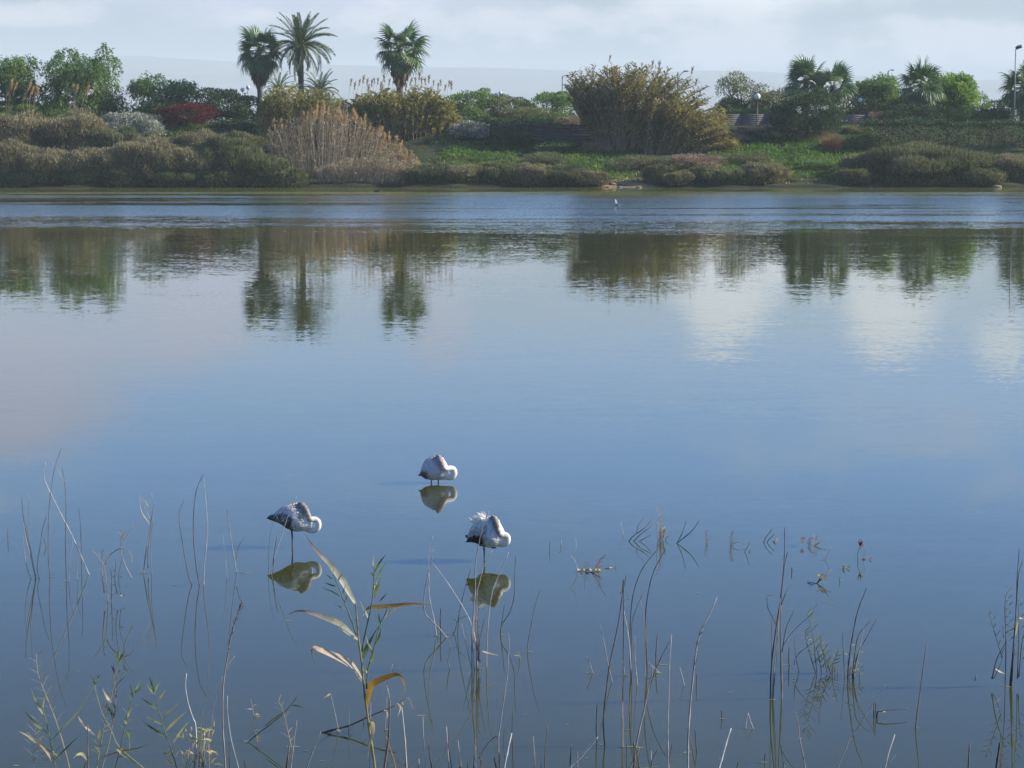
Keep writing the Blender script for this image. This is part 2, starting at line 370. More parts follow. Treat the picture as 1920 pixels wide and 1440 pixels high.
# ------------------------------------------------------------------ foliage materials
def veg_mat(name, stops, *a, gain=1.9, **k): return leaf_mat(name, [(p, tuple(min(0.7, v * gain) for v in c)) for p, c in stops], *a, **k)
M_PEPPER = veg_mat('pepper_leaf', [(0.0, (0.030, 0.060, 0.022)), (0.5, (0.070, 0.125, 0.034)), (1.0, (0.150, 0.200, 0.055))], 0.38)
M_PEPPERG = veg_mat('bright_leaf', [(0.0, (0.040, 0.080, 0.020)), (0.5, (0.095, 0.170, 0.030)), (1.0, (0.200, 0.270, 0.050))], 0.40)
M_DARK = veg_mat('dark_glossy_leaf', [(0.0, (0.018, 0.040, 0.018)), (0.5, (0.038, 0.075, 0.028)), (1.0, (0.080, 0.125, 0.045))], 0.22, 0.58, spec=0.25, gain=1.45)
M_HAZEL = veg_mat('olive_leaf', [(0.0, (0.045, 0.055, 0.022)), (0.5, (0.090, 0.105, 0.040)), (1.0, (0.170, 0.170, 0.075))], 0.3)
M_SALT = veg_mat('saltbush_twig', [(0.0, (0.056, 0.052, 0.032)), (0.45, (0.126, 0.112, 0.068)), (0.8, (0.195, 0.170, 0.105)), (1.0, (0.27, 0.24, 0.15))], 0.25, 0.75, 0.45, 0.30, 0.15, gain=2.25)
M_SALT2 = veg_mat('dark_saltbush_twig', [(0.0, (0.036, 0.042, 0.024)), (0.5, (0.082, 0.090, 0.045)), (1.0, (0.180, 0.165, 0.085))], 0.25, 0.75, 0.45, 0.30, 0.15, gain=2.1)
M_SILVER = veg_mat('silver_leaf', [(0.0, (0.10, 0.11, 0.095)), (0.5, (0.27, 0.28, 0.24)), (1.0, (0.52, 0.52, 0.46))], 0.2, 0.6, gain=1.15)
M_RED = veg_mat('crimson_leaf', [(0.0, (0.050, 0.006, 0.010)), (0.5, (0.150, 0.016, 0.022)), (1.0, (0.26, 0.040, 0.035))], 0.35, gain=0.8)
M_CANE = veg_mat('cane_leaf', [(0.0, (0.050, 0.058, 0.020)), (0.4, (0.118, 0.120, 0.036)), (0.75, (0.215, 0.185, 0.062)), (1.0, (0.40, 0.33, 0.17))], 0.45, 0.6, 0.5, 0.22, gain=1.8)
M_CANEB = veg_mat('bronze_cane_leaf', [(0.0, (0.048, 0.046, 0.020)), (0.4, (0.108, 0.096, 0.036)), (0.75, (0.185, 0.155, 0.060)), (1.0, (0.36, 0.30, 0.18))], 0.45, 0.6, 0.5, 0.22, gain=1.9)
M_STALK = veg_mat('cane_stalk', [(0.0, (0.10, 0.075, 0.04)), (0.5, (0.20, 0.15, 0.085)), (1.0, (0.38, 0.30, 0.19))], 0.0, 0.6)
M_DRYREED = veg_mat('dry_reed', [(0.0, (0.13, 0.105, 0.068)), (0.5, (0.31, 0.245, 0.165)), (1.0, (0.58, 0.48, 0.34))], 0.2, 0.7, 0.4, 0.2, gain=1.25)
M_PLUME = veg_mat('tan_plume', [(0.0, (0.30, 0.20, 0.11)), (0.5, (0.48, 0.34, 0.19)), (1.0, (0.66, 0.50, 0.30))], 0.35, 0.8, gain=1.1)
M_PLUMEG = veg_mat('grey_mauve_plume', [(0.0, (0.20, 0.15, 0.13)), (0.5, (0.32, 0.25, 0.21)), (1.0, (0.50, 0.40, 0.33))], 0.35, 0.8, gain=1.1)
M_GRASS = veg_mat('green_grass', [(0.0, (0.030, 0.070, 0.014)), (0.5, (0.060, 0.135, 0.022)), (1.0, (0.140, 0.210, 0.045))], 0.4, 0.6, 0.5, 0.3, gain=1.5)
M_RUST = veg_mat('rust_grass', [(0.0, (0.16, 0.060, 0.035)), (0.5, (0.28, 0.115, 0.065)), (1.0, (0.40, 0.21, 0.12))], 0.3, gain=1.2)
M_DRYTWIG = veg_mat('dry_brown_twig', [(0.0, (0.085, 0.060, 0.045)), (0.5, (0.160, 0.115, 0.085)), (1.0, (0.30, 0.22, 0.16))], 0.2, 0.8)
M_FAN = veg_mat('fan_palm_leaf', [(0.0, (0.022, 0.050, 0.022)), (0.5, (0.050, 0.095, 0.034)), (1.0, (0.24, 0.26, 0.11))], 0.25, 0.38, 0.8, 0.2, 0.6, gain=1.9)
M_DATE = veg_mat('date_palm_leaf', [(0.0, (0.026, 0.050, 0.024)), (0.5, (0.058, 0.090, 0.040)), (1.0, (0.150, 0.165, 0.075))], 0.2, 0.45, 0.8, 0.2, 0.5)
M_DEAD = veg_mat('dead_palm_leaf', [(0.0, (0.085, 0.055, 0.035)), (0.5, (0.180, 0.115, 0.068)), (1.0, (0.36, 0.24, 0.14))], 0.15, 0.8, 0.9, 0.2, gain=1.3)
M_BARK = plain_mat('bark', [(0.0, (0.045, 0.034, 0.025)), (1.0, (0.17, 0.13, 0.10))], 0.9, 5.0, 5.0, bump=0.5, stretch=(1, 1, 0.3))
M_PBARK = plain_mat('palm_bark', [(0.0, (0.055, 0.040, 0.030)), (1.0, (0.20, 0.155, 0.12))], 0.9, 7.0, 4.0, bump=0.6, stretch=(0.6, 0.6, 2.0))

def unit(n):
    d = RNG.normal(size=(n, 3)); return d / np.linalg.norm(d, axis=1)[:, None]
def spot(px, top, wpx, Y, dx=0.0):
    """place for a plant: base on the ground, height and width in metres from its outline in the photograph"""
    a = at(px, top, Y); zb = zt(a.x, Y); return a.x, Y, min(zb, a.z - 0.7), max(a.z - zb, 0.7), wpx / ppm(Y)

def dome_lobes(w, h, d, n, low=0.0):
    """(centre, radii) of the billows that make up a rounded crown whose base is at z=0"""
    L = [(np.array([0, 0, h * 0.46]), np.array([w * 0.34, d * 0.34, h * 0.42]))]
    for k in range(max(4, n // 3)):
        th = 2 * np.pi * k * 0.618; rad = w * (0.13 + 0.05 * RNG.random()); L.append((np.array([w * 0.27 * math.cos(th), d * 0.27 * math.sin(th), h * (low * 0.6 + 0.16)]), np.array([rad * 1.1, rad * d / w, h * 0.19])))
    for k in range(n):
        u = RNG.random(); th = 2 * np.pi * (k + 0.6 * RNG.random()) / n * 1.618 * 2
        z = h * (low + (0.92 - low) * (0.10 + 0.78 * u)); rr = math.sqrt(max(0.05, 1 - ((z / h - 0.35) / 0.66) ** 2)) if z / h > 0.35 else 0.95
        r = w * 0.5 * rr * (0.62 + 0.16 * RNG.random())
        rad = w * (0.13 + 0.08 * RNG.random())
        L.append((np.array([r * math.cos(th), r * math.sin(th) * d / w, min(z, h - rad * 0.6)]), np.array([rad, rad * d / w, rad * (0.75 + 0.3 * RNG.random()) * min(1.0, h / w * 1.2)])))
    return L
def on_lobes(L, n, shell=0.30, low=-0.55):
    wts = np.array([l[1][0] * l[1][2] for l in L]) ** 0.9; wts /= wts.sum()
    idx = RNG.choice(len(L), n, p=wts); C = np.array([l[0] for l in L])[idx]; R = np.array([l[1] for l in L])[idx]
    d = unit(n); d[:, 2] = np.where(d[:, 2] < low, -d[:, 2], d[:, 2])
    r = 1 - np.abs(RNG.normal(size=n)) * shell; r = np.clip(r, 0.15, 1.08)
    return C + R * d * r[:, None], d, idx
def branches(mb, L, h, r0, base=(0, 0, 0), lean=0.0, tint=0.4):
    """trunk with limbs reaching into each billow"""
    b = np.array(base, dtype=float); fork = b + np.array([lean, 0, h * 0.28])
    mb.tube(smooth_line([b - [0, 0, 0.3], b + (fork - b) * 0.5 + [0.05 * h * 0.3, 0.02, 0], fork], 3), np.linspace(r0, r0 * 0.72, 7), 8, tint=tint)
    for c, rad in L:
        mid = fork + (c - fork) * 0.5 + np.array([0, 0, 0.06 * h]) + RNG.normal(size=3) * 0.04 * h
        P = smooth_line([fork, mid, c], 3); mb.tube(P, np.linspace(r0 * 0.5, r0 * 0.10, len(P)), 5, tint=tint)

# ------------------------------------------------------------------ trees and shrubs
def pepper_tree(px, top, wpx, Y, label, mat=M_PEPPER, n=1500, name='pepper_tree', group='trees on the far bank', droop=1.0, dense=1.0, spire=None):
    x, y, zb, h, wd = spot(px, top, wpx, Y); wd *= 1.10; h *= 1.04; root = empty(name, (x, y, zb)); tag(root, label, 'tree', group)
    L = dome_lobes(wd, h, wd * 0.9, 20, 0.0)
    if spire: L.append((np.array([spire[0] * wd, 0, h * 0.86]), np.array([wd * 0.09, wd * 0.09, h * 0.15])))
    tb = MB(); branches(tb, L, h, 0.05 * wd + 0.06); tb.build('trunk', M_BARK, root)
    mb = MB(); ns = int(n * dense * 1.75); P, d, idx = on_lobes(L, ns, 0.22, -0.4)
    ltint = RNG.normal(size=len(L)) * 0.10
    # hanging sprays: each a short weeping strand set with narrow leaflets
    k = 9
    for s in range(k):
        f = s / (k - 1.0)
        ln = (0.35 + 0.75 * RNG.random(ns)) * droop
        Q = P + d * (0.12 * f) + np.array([0, 0, -1.0]) * (f * ln * (0.4 + 0.6 * f))[:, None] + RNG.normal(size=(ns, 3)) * 0.06
        D = d * 0.55 + np.array([0, 0, -0.75]) * droop + RNG.normal(size=(ns, 3)) * 0.42
        Q[:, 2] = np.maximum(Q[:, 2], 0.05)
        mb.leaves(Q, D, 0.24 + 0.16 * RNG.random(ns), 0.075 + 0.045 * RNG.random(ns), np.clip(0.47 + ltint[idx] + RNG.normal(size=ns) * 0.17, 0, 1))
    mb.build('crown', mat, root); return root
def leafy_shrub(px, top, wpx, Y, label, mat, n=4500, leaf=0.16, name='shrub', cat='shrub', group=None, lobes=14, up=0.35, depth=0.9, low=0.0, tw=0.55, base_dz=0.0, trunk=True, wisps=0, part='foliage'):
    x, y, zb, h, wd = spot(px, top, wpx, Y); zb += base_dz; h -= base_dz; wd *= 1.10; h *= 1.06 if cat == 'tree' else 1.03
    root = empty(name, (x, y, zb)); tag(root, label, cat, group)
    L = dome_lobes(wd, h, wd * depth, lobes, low)
    if trunk:
        tb = MB(); branches(tb, L, h * 0.8, 0.025 * wd + 0.03); tb.build('trunk' if cat == 'tree' else 'stem', M_BARK, root)
    n = int(n * 1.7); mb = MB(); P, d, idx = on_lobes(L, n, 0.24); P[:, 2] = np.maximum(P[:, 2], 0.03)
    lt = RNG.normal(size=len(L)) * 0.09
    D = d * 0.7 + np.array([0, 0, up]) + RNG.normal(size=(n, 3)) * 0.55
    mb.leaves(P, D, leaf * (0.7 + 0.7 * RNG.random(n)), leaf * tw * (0.7 + 0.6 * RNG.random(n)), np.clip(0.45 + lt[idx] + RNG.normal(size=n) * 0.18, 0, 1))
    if wisps:
        P, d, idx = on_lobes(L, wisps, 0.05, 0.0); ok = d[:, 2] > 0.1; P = P[ok]; d = d[ok]
        mb.spikes(P, d * 0.5 + np.array([0, 0, 0.9]) + RNG.normal(size=P.shape) * 0.25, 0.35 + 0.6 * RNG.random(len(P)), 0.03, 0.6)
    mb.build('crown' if cat == 'tree' else part, mat, root); return root
def twiggy_shrub(px, top, wpx, Y, label, mat=M_SALT, n=9000, name='saltbush', group='saltbush mounds along the far shore', depth=0.75, lobes=16, blade=0.40, base_dz=0.0, up=0.75):
    """a mound of fine upright grey twigs"""
    Y = Y - 0.9 if Y < 187.5 else Y; x, y, zb, h, wd = spot(px, top, wpx, Y); zb += base_dz; h -= base_dz
    root = empty(name, (x, y, zb)); tag(root, label, 'shrub', group)
    L = [(np.array([0, 0, h * 0.18]), np.array([wd * 0.47, wd * 0.47 * depth, h * 0.74]))]
    for k in range(lobes):
        th = 2 * np.pi * k * 0.618; rr = wd * 0.5 * (0.35 + 0.5 * RNG.random())
        zz = h * (0.66 - 0.55 * (rr / (wd * 0.5)) ** 2 + 0.14 * RNG.random()); ra = wd * (0.14 + 0.09 * RNG.random())
        L.append((np.array([rr * math.cos(th), rr * depth * math.sin(th), zz]), np.array([ra, ra * depth, max(0.35, h * (0.20 + 0.14 * RNG.random()))])))
    n = int(n * 1.5); mb = MB(); P, d, idx = on_lobes(L, n, 0.20, -0.45); P = P - d * 0.10
    def settle(P):
        g = np.array([zt(x + float(a), y + float(b)) for a, b in P[:, :2]]) - zb
        P[:, 2] = np.where(P[:, 2] < g, np.maximum(g, -zb + 0.02) + 0.35 * RNG.random(len(P)), P[:, 2]); return P
    P[:, 2] -= 0.12; P = settle(P)
    lt = RNG.normal(size=len(L)) * 0.10
    D = d * 0.60 + np.array([0, 0, up]) + RNG.normal(size=(n, 3)) * 0.36
    mb.spikes(P, D, blade * (0.5 + 0.8 * RNG.random(n)), 0.055 + 0.045 * RNG.random(n), np.clip(0.42 + lt[idx] + RNG.normal(size=n) * 0.20, 0, 1))
    m2 = n // 2; P, d, idx = on_lobes(L, m2, 0.18, -0.45); P = settle(P)
    mb.leaves(P, d * 0.6 + np.array([0, 0, 0.4]) + RNG.normal(size=(m2, 3)) * 0.5, 0.10 + 0.10 * RNG.random(m2), 0.05 + 0.04 * RNG.random(m2), np.clip(0.40 + lt[idx] + RNG.normal(size=m2) * 0.2, 0, 1))
    mb.build('foliage', mat, root)
    sb = MB()
    for c, r in L[1:]:
        sb.tube(smooth_line([np.array([0, 0, 0]) + c * [0.25, 0.25, 0], c * [0.7, 0.7, 0.5], c], 2), np.linspace(0.05, 0.015, 5), 4)
    sb.build('stem', M_BARK, root); return root

def envelope(env, u):
    E = np.array(env, dtype=float); t = u * (len(E) - 1); i = int(min(t, len(E) - 2)); f = t - i
    return E[i] * (1 - f) + E[i + 1] * f
PLUME_MESHES = {}
def plume_mesh(kind):
    if kind not in PLUME_MESHES:
        mb = MB(); n = 46; f = np.linspace(0, 1, n); L = {'tan': 0.72, 'grey': 0.66, 'big': 0.75}[kind]
        P = np.stack([0.10 * L * f ** 2, np.zeros(n), f * L], 1); wd = (0.115 if kind != 'grey' else 0.060) * np.sin(np.pi * np.clip(f * 0.92 + 0.08, 0, 1)) ** 0.7 + 0.01
        D = np.stack([RNG.normal(size=n) * 0.45 + 0.15, RNG.normal(size=n) * 0.45, np.full(n, 0.95)], 1)
        mb.leaves(P, D, 0.16 + 0.9 * wd, 0.030 + 0.45 * wd, np.clip(0.5 + RNG.normal(size=n) * 0.2, 0, 1))
        mb.tube(P, np.linspace(0.014, 0.006, n), 3)
        PLUME_MESHES[kind] = mb.mesh('plume')
        PLUME_MESHES[kind].materials.append(M_PLUMEG if kind == 'grey' else M_PLUME)
    return PLUME_MESHES[kind]
def put_plume(root, p, kind, lean=0.1, s=1.0):
    o = bpy.data.objects.new('plume', plume_mesh(kind)); COL.objects.link(o); o.parent = root
    o.location = Vector(p) - root.location; o.rotation_euler = (RNG.normal() * 0.12, lean + RNG.normal() * 0.10, RNG.random() * 0.8 - 0.4); k = s * (0.8 + 0.45 * RNG.random()); o.scale = (k, k, k)
def cane_clump(name, label, cat, base, env, Y, n, leafmat, stalkmat, leaves=26, plumes=(), plume_kind='grey', depth=1.6, leafL=0.72, leafW=0.095, hmin=0.45, bare=0.25, group=None, curve=0.12, droop=0.35, wobble=0.25):
    """a stand of giant cane: stalks fan from the base line up to the outline, with long arching leaves"""
    p0 = at(base[0][0], 300, Y); p1 = at(base[1][0], 300, Y); c = (p0 + p1) / 2
    root = empty(name, (c.x, Y, zt(c.x, Y))); tag(root, label, cat, group); o = np.array(root.location)
    st = MB(); lf = MB(); tops = []
    for k in range(n):
        u = (k + RNG.random()) / n; yy = Y + (RNG.random() - 0.5) * 2 * depth * (0.55 + 0.45 * math.sin(math.pi * u))
        bx = at(base[0][0] + (base[1][0] - base[0][0]) * u, 300, yy).x + RNG.normal() * wobble
        b = np.array([bx, yy, zt(bx, yy)])
        e = envelope(env, min(max(u + RNG.normal() * 0.04, 0), 1)); t = np.array(at(e[0], e[1], yy))
        hf = (hmin + (1 - hmin) * RNG.random() ** 0.55) * (1 + 0.14 * mnoise.noise(Vector((u * 9, yy * 0.8, len(name) + base[0][0]))))
        t = b + (t - b) * hf + np.array([RNG.normal() * 0.12, RNG.normal() * 0.25, 0])
        mid = b + (t - b) * 0.5 + np.array([-(t - b)[0] * curve, 0, (t - b)[2] * curve * 0.8])
        P = smooth_line([b, mid, t], 3); st.tube(P, np.linspace(0.022, 0.010, len(P)), 3, False, np.clip(0.5 + RNG.normal() * 0.2, 0, 1))
        ax = t - b; ln = np.linalg.norm(ax); m = int(leaves * 1.5 * (0.5 + 0.5 * hf))
        f = bare + (1 - bare) * RNG.random(m) ** 0.8
        Q = b + (mid - b) * (np.minimum(f * 2, 1))[:, None] + (t - mid) * (np.maximum(f * 2 - 1, 0))[:, None]
        th = RNG.random(m) * 2 * np.pi; side = np.stack([np.cos(th), np.sin(th), np.zeros(m)], 1)
        D = ax / ln * 0.75 + side * (0.70 + 0.45 * RNG.random(m))[:, None] + np.array([0, 0, 0.12])
        D /= np.linalg.norm(D, axis=1)[:, None]
        tint = np.clip(0.45 + 0.22 * mnoise.noise(Vector((u * 7, yy, 3.0))) + RNG.normal() * 0.10 + RNG.normal(size=m) * 0.17 + 0.10 * (f < 0.45), 0, 1)
        L = leafL * (0.55 + 0.7 * RNG.random(m))
        A = Q; Bp = Q + D * (L * 0.5)[:, None]; Cc = Bp + (D * 0.5 + np.array([0, 0, -droop])) * (L * 0.75)[:, None]
        S = np.cross(D, RNG.normal(size=(m, 3))); S /= np.linalg.norm(S, axis=1)[:, None]; S = S * (leafW * (0.7 + 0.5 * RNG.random(m)) / 2)[:, None]
        V = np.stack([A - S * 0.5, A + S * 0.5, Bp + S, Bp - S, Cc], 1).reshape(-1, 3); i5 = np.arange(m)[:, None] * 5
        lf.add(V, T=i5 + [[3, 2, 4]], Q=i5 + [[0, 1, 2, 3]], tint=np.repeat(tint, 5))
        tops.append(t)
    st.V = [v - o for v in st.V]; lf.V = [v - o for v in lf.V]
    s = st.build('stalks', stalkmat, root); s['kind'] = 'stuff'
    l = lf.build('leaves', leafmat, root); l['kind'] = 'stuff'
    for (qx, qy) in plumes:
        yy = Y + (RNG.random() - 0.5) * depth; top = at(qx, qy, yy); foot = np.array([top.x - 0.25 * RNG.random() - 0.1, yy, top.z - 1.7])
        put_plume(root, (top.x, yy, top.z - 0.55), plume_kind, 0.08, 0.95)
        sb = MB(); sb.tube(np.array([foot - o, np.array([top.x, yy, top.z - 0.5]) - o]), 0.012, 3); sb.build('plume_stem', stalkmat, root)
    return root

# ------------------------------------------------------------------ palms
def fan_frond_mesh(droop, dead=False):
    mb = MB(); pl = 1.0
    pet = smooth_line([[0, 0, 0], [pl * 0.55, 0, 0.06], [pl, 0, -0.05 - 0.15 * droop]], 3)
    mb.tube(pet, np.linspace(0.035, 0.020, len(pet)), 4, False, 0.72)
    c = pet[-1]; n = 24
    for k in range(n):
        a = math.radians(-118 + 236 * k / (n - 1)); L = 1.12 * (0.78 + 0.22 * math.cos(a * 0.6)) * (0.92 + 0.16 * RNG.random())
        d = np.array([math.cos(a), math.sin(a), 0.10 * math.cos(a)]); zc = -0.18 * abs(math.sin(a))
        p1 = c + d * L * 0.55 + [0, 0, zc * 0.4]; p2 = c + d * L * 0.80 + [0, 0, zc - droop * 0.20 * L]; p3 = c + d * L * 1.05 + [0, 0, zc - (0.10 + droop * 0.62) * L]
        sd = np.array([-math.sin(a), math.cos(a), 0.25 * (1 if k % 2 else -1)])
        mb.blade(np.array([c, p1, p2, p3]), [0.018, 0.060, 0.034, 0.004], sd, np.clip(0.45 + 0.15 * RNG.normal(), 0, 1), 0.3)
    return mb.mesh('frond')
FAN_MESH = [fan_frond_mesh(d) for d in (0.10, 0.32, 0.70, 0.9)]
for i, me_ in enumerate(FAN_MESH): me_.materials.append(M_FAN)
def orient(o, az_, el_, roll=0.0):
    o.rotation_euler = (Matrix.Rotation(az_, 3, 'Z') @ Matrix.Rotation(-el_, 3, 'Y') @ Matrix.Rotation(roll, 3, 'X')).to_euler()
def fan_palm(px, cy, Y, label, group, ground_px=None, trunk_r=0.24, n=38, size=1.0, skirt=(0, 0), skirt_w=1.0, el_range=(-1.0, 1.35)):
    """cy = pixel row of the crown's growing point"""
    c = at(px, cy, Y); zb = zt(c.x, Y); root = empty('fan_palm', (c.x, Y, zb)); tag(root, label, 'palm tree', group); hz_ = c.z - zb
    tb = MB(); P = smooth_line([[0.05, 0, -0.4], [-0.05, 0, hz_ * 0.5], [0, 0, hz_]], 6); R = np.linspace(trunk_r * 1.15, trunk_r * 0.85, len(P)) * (1 + 0.05 * np.sin(np.arange(len(P)) * 2.5)); tb.tube(P, R, 12); tb.build('trunk', M_PBARK, root, True)
    if skirt[1] > 0:
        sk = MB(); m = 900; f = RNG.random(m); z0 = hz_ - 0.15 - skirt[0] - f * (skirt[1] - 0.5)
        prof = skirt_w * (0.55 + 0.45 * np.sin(np.pi * np.clip(f * 0.8 + 0.12, 0, 1))) * (1 - 0.45 * f ** 3)
        th = RNG.random(m) * 2 * np.pi; rr = prof * (0.72 + 0.3 * RNG.random(m))
        P = np.stack([rr * np.cos(th), rr * np.sin(th), z0], 1); D = np.stack([np.cos(th) * 0.10 * (1 - 2 * f), np.sin(th) * 0.10 * (1 - 2 * f), np.full(m, -1.0)], 1) + RNG.normal(size=(m, 3)) * 0.10
        sk.leaves(P, D, 0.5 + 0.55 * RNG.random(m), 0.07 + 0.07 * RNG.random(m), np.clip(0.45 + RNG.normal(size=m) * 0.22, 0, 1), nrm=np.stack([-np.sin(th), np.cos(th), np.zeros(m)], 1) + RNG.normal(size=(m, 3)) * 0.6)
        o = sk.build('dead_leaf_skirt', M_DEAD, root); o['kind'] = 'stuff'
    for k in range(n):
        u = (k + 0.5) / n; el_ = el_range[1] + (el_range[0] - el_range[1]) * u ** 0.72 + RNG.normal() * 0.17; az_ = k * 2.39996 + RNG.normal() * 0.15
        i = 0 if el_ > 0.7 else (1 if el_ > 0.0 else 2)
        o = bpy.data.objects.new('frond', FAN_MESH[i]); COL.objects.link(o); o.parent = root
        o.location = (0.10 * math.cos(az_), 0.10 * math.sin(az_), hz_ - 0.25 * u); orient(o, az_, el_, RNG.normal() * 0.3); s = size * (0.84 + 0.36 * RNG.random()); o.scale = (s, s, s)
    return root
def feather_frond_mesh(curve, L=3.1, dead=False, w=0.34):
    mb = MB(); n = 16; s = np.linspace(0, 1, n); ang = -curve * s ** 1.25
    dxs = np.cos(ang) * L / n; dzs = np.sin(ang) * L / n; P = np.stack([np.cumsum(dxs) - dxs[0], np.zeros(n), np.cumsum(dzs) - dzs[0]], 1)
    mb.tube(P, np.linspace(0.040, 0.010, n), 4, False, 0.75 if not dead else 0.5)
    m = 64; f = 0.10 + 0.90 * (np.arange(m) / m); Q = np.stack([np.interp(f, s, P[:, j]) for j in range(3)], 1)
    T = np.gradient(P, axis=0); T = np.stack([np.interp(f, s, T[:, j]) for j in range(3)], 1); T /= np.linalg.norm(T, axis=1)[:, None]
    Nn = np.stack([-T[:, 2], np.zeros(m), T[:, 0]], 1)
    for sg in (-1, 1):
        D = T * 0.80 + np.array([0, sg * 0.62, 0]) + Nn * (0.30 if not dead else -0.1) + RNG.normal(size=(m, 3)) * 0.08
        Lf = w * (0.45 + 0.55 * np.sin(np.pi * np.clip(f * 0.85 + 0.12, 0, 1))) * 1.25
        mb.leaves(Q, D, Lf, 0.045, np.clip(0.45 + RNG.normal(size=m) * 0.15, 0, 1), nrm=Nn + RNG.normal(size=(m, 3)) * 0.3)
    return mb.mesh('frond')
DATE_MESH = [feather_frond_mesh(c) for c in (0.55, 0.95, 1.25, 1.5)]
for me_ in DATE_MESH: me_.materials.append(M_DATE)
DEAD_DATE = feather_frond_mesh(0.8, 2.9, True, 0.20); DEAD_DATE.materials.append(M_DATE)
def date_palm(px, cy, Y, label, group, n=54, size=1.0, trunk_r=0.26, boss=True, elr=(1.45, -0.35), dead=9, name='date_palm'):
    c = at(px, cy, Y); zb = zt(c.x, Y); root = empty(name, (c.x, Y, zb)); tag(root, label, 'palm tree', group); hz_ = c.z - zb
    tb = MB(); P = smooth_line([[0.10, 0, -0.4], [0.04, 0, hz_ * 0.5], [0, 0, hz_]], 12)
    R = trunk_r * (1 + 0.07 * (np.arange(len(P)) % 2)); 
    if boss: R = R * (1 + 1.25 * np.exp(-((P[:, 2] - hz_ + 0.55) / 0.55) ** 2))
    tb.tube(P, R, 12, tint=0.4); tb.build('trunk', M_PBARK, root)
    if boss:
        bb = MB(); m = 150; th = RNG.random(m) * 2 * np.pi; z = hz_ - 1.5 + 1.3 * RNG.random(m); r = trunk_r * (0.9 + 1.3 * np.exp(-((z - hz_ + 0.5) / 0.6) ** 2))
        D = np.stack([np.cos(th) * 0.6, np.sin(th) * 0.6, np.full(m, 0.8)], 1); bb.leaves(np.stack([r * np.cos(th), r * np.sin(th), z], 1), D, 0.32, 0.12, np.clip(0.4 + RNG.normal(size=m) * 0.25, 0, 1)); o = bb.build('leaf_stubs', M_DEAD, root); o['kind'] = 'stuff'
    for k in range(n):
        u = (k + 0.5) / n; el_ = elr[0] + (elr[1] - elr[0]) * u ** 0.9 + RNG.normal() * 0.07; az_ = k * 2.39996 + RNG.normal() * 0.12
        i = min(3, int(u * 4)); o = bpy.data.objects.new('frond', DATE_MESH[i]); COL.objects.link(o); o.parent = root
        o.location = (0.15 * math.cos(az_), 0.15 * math.sin(az_), hz_); orient(o, az_, el_, RNG.normal() * 0.25); s = size * (0.88 + 0.22 * RNG.random()); o.scale = (s, s, s)
    for k in range(dead):
        az_ = k * 2.39996 * 1.7 + 0.3; o = bpy.data.objects.new('hanging_frond', DEAD_DATE); COL.objects.link(o); o.parent = root
        o.location = (0.30 * math.cos(az_), 0.30 * math.sin(az_), hz_ - 0.25); orient(o, az_, -0.55 - 0.55 * RNG.random(), 0.0); s = size * (0.75 + 0.3 * RNG.random()); o.scale = (s, s, s)
    return root

# ================================================================== the far bank, back to front
G_TREE = 'trees behind the far bank'
def far_scrub():
    n = 9000; px = -150 + 2250 * RNG.random(n); Y = 255 + 50 * RNG.random(n); x = (px - 960) / F * Y
    hh = np.array([1.3 + 0.9 * mnoise.noise(Vector((float(a) * 0.10, float(b) * 0.05, 4))) for a, b in zip(x, Y)]); z = 4.95 + np.clip(hh, 0.3, 3) * RNG.random(n) ** 0.6
    mb = MB(); D = RNG.normal(size=(n, 3)) + np.array([0, 0, 0.4]); mb.leaves(np.stack([x, Y, z], 1), D, 0.35 + 0.3 * RNG.random(n), 0.18, np.clip(0.45 + RNG.normal(size=n) * 0.2, 0, 1))
    tag(mb.build('far_scrub', M_DARK), 'distant low green scrub closing the gaps behind the trees', kind='stuff')
far_scrub()
pepper_tree(18, 92, 118, 214, 'weeping pepper tree cut by the left edge of the picture', n=1000, group=G_TREE)
pepper_tree(150, 86, 146, 213, 'tallest rounded weeping pepper tree, with a thin spire on top', n=1250, group=G_TREE, spire=(0.28,))
pepper_tree(304, 138, 134, 214, 'low wide weeping pepper tree rising behind the crimson bush', n=900, group=G_TREE)
leafy_shrub(424, 166, 118, 211, 'dark green bushy tree between the crimson bush and the canes', M_DARK, 5200, 0.20, 'dark_tree', 'tree', G_TREE, 16)
leafy_shrub(350, 190, 104, 205.5, 'rounded crimson bush in front of the weeping trees', M_RED, 5200, 0.14, 'crimson_bush', 'shrub', None, 15, low=0.05)
leafy_shrub(250, 206, 118, 202, 'silvery white leaved shrub beside the crimson bush', M_SILVER, 4200, 0.20, 'silver_shrub', 'shrub', 'silver leaved shrubs', 15, 0.6)
leafy_shrub(330, 205, 90, 209, 'yellow green shrub low between the silver and crimson bushes', M_HAZEL, 2200, 0.15, 'low_shrub', 'shrub', None, 10)
leafy_shrub(60, 190, 150, 210, 'leafy green shrub under the weeping tree at the left edge', M_PEPPER, 3000, 0.16, 'green_shrub', 'shrub', None, 12)
leafy_shrub(440, 225, 120, 206, 'dark evergreen shrub at the foot of the dark bushy tree', M_DARK, 3800, 0.17, 'evergreen_shrub', 'shrub', None, 13)

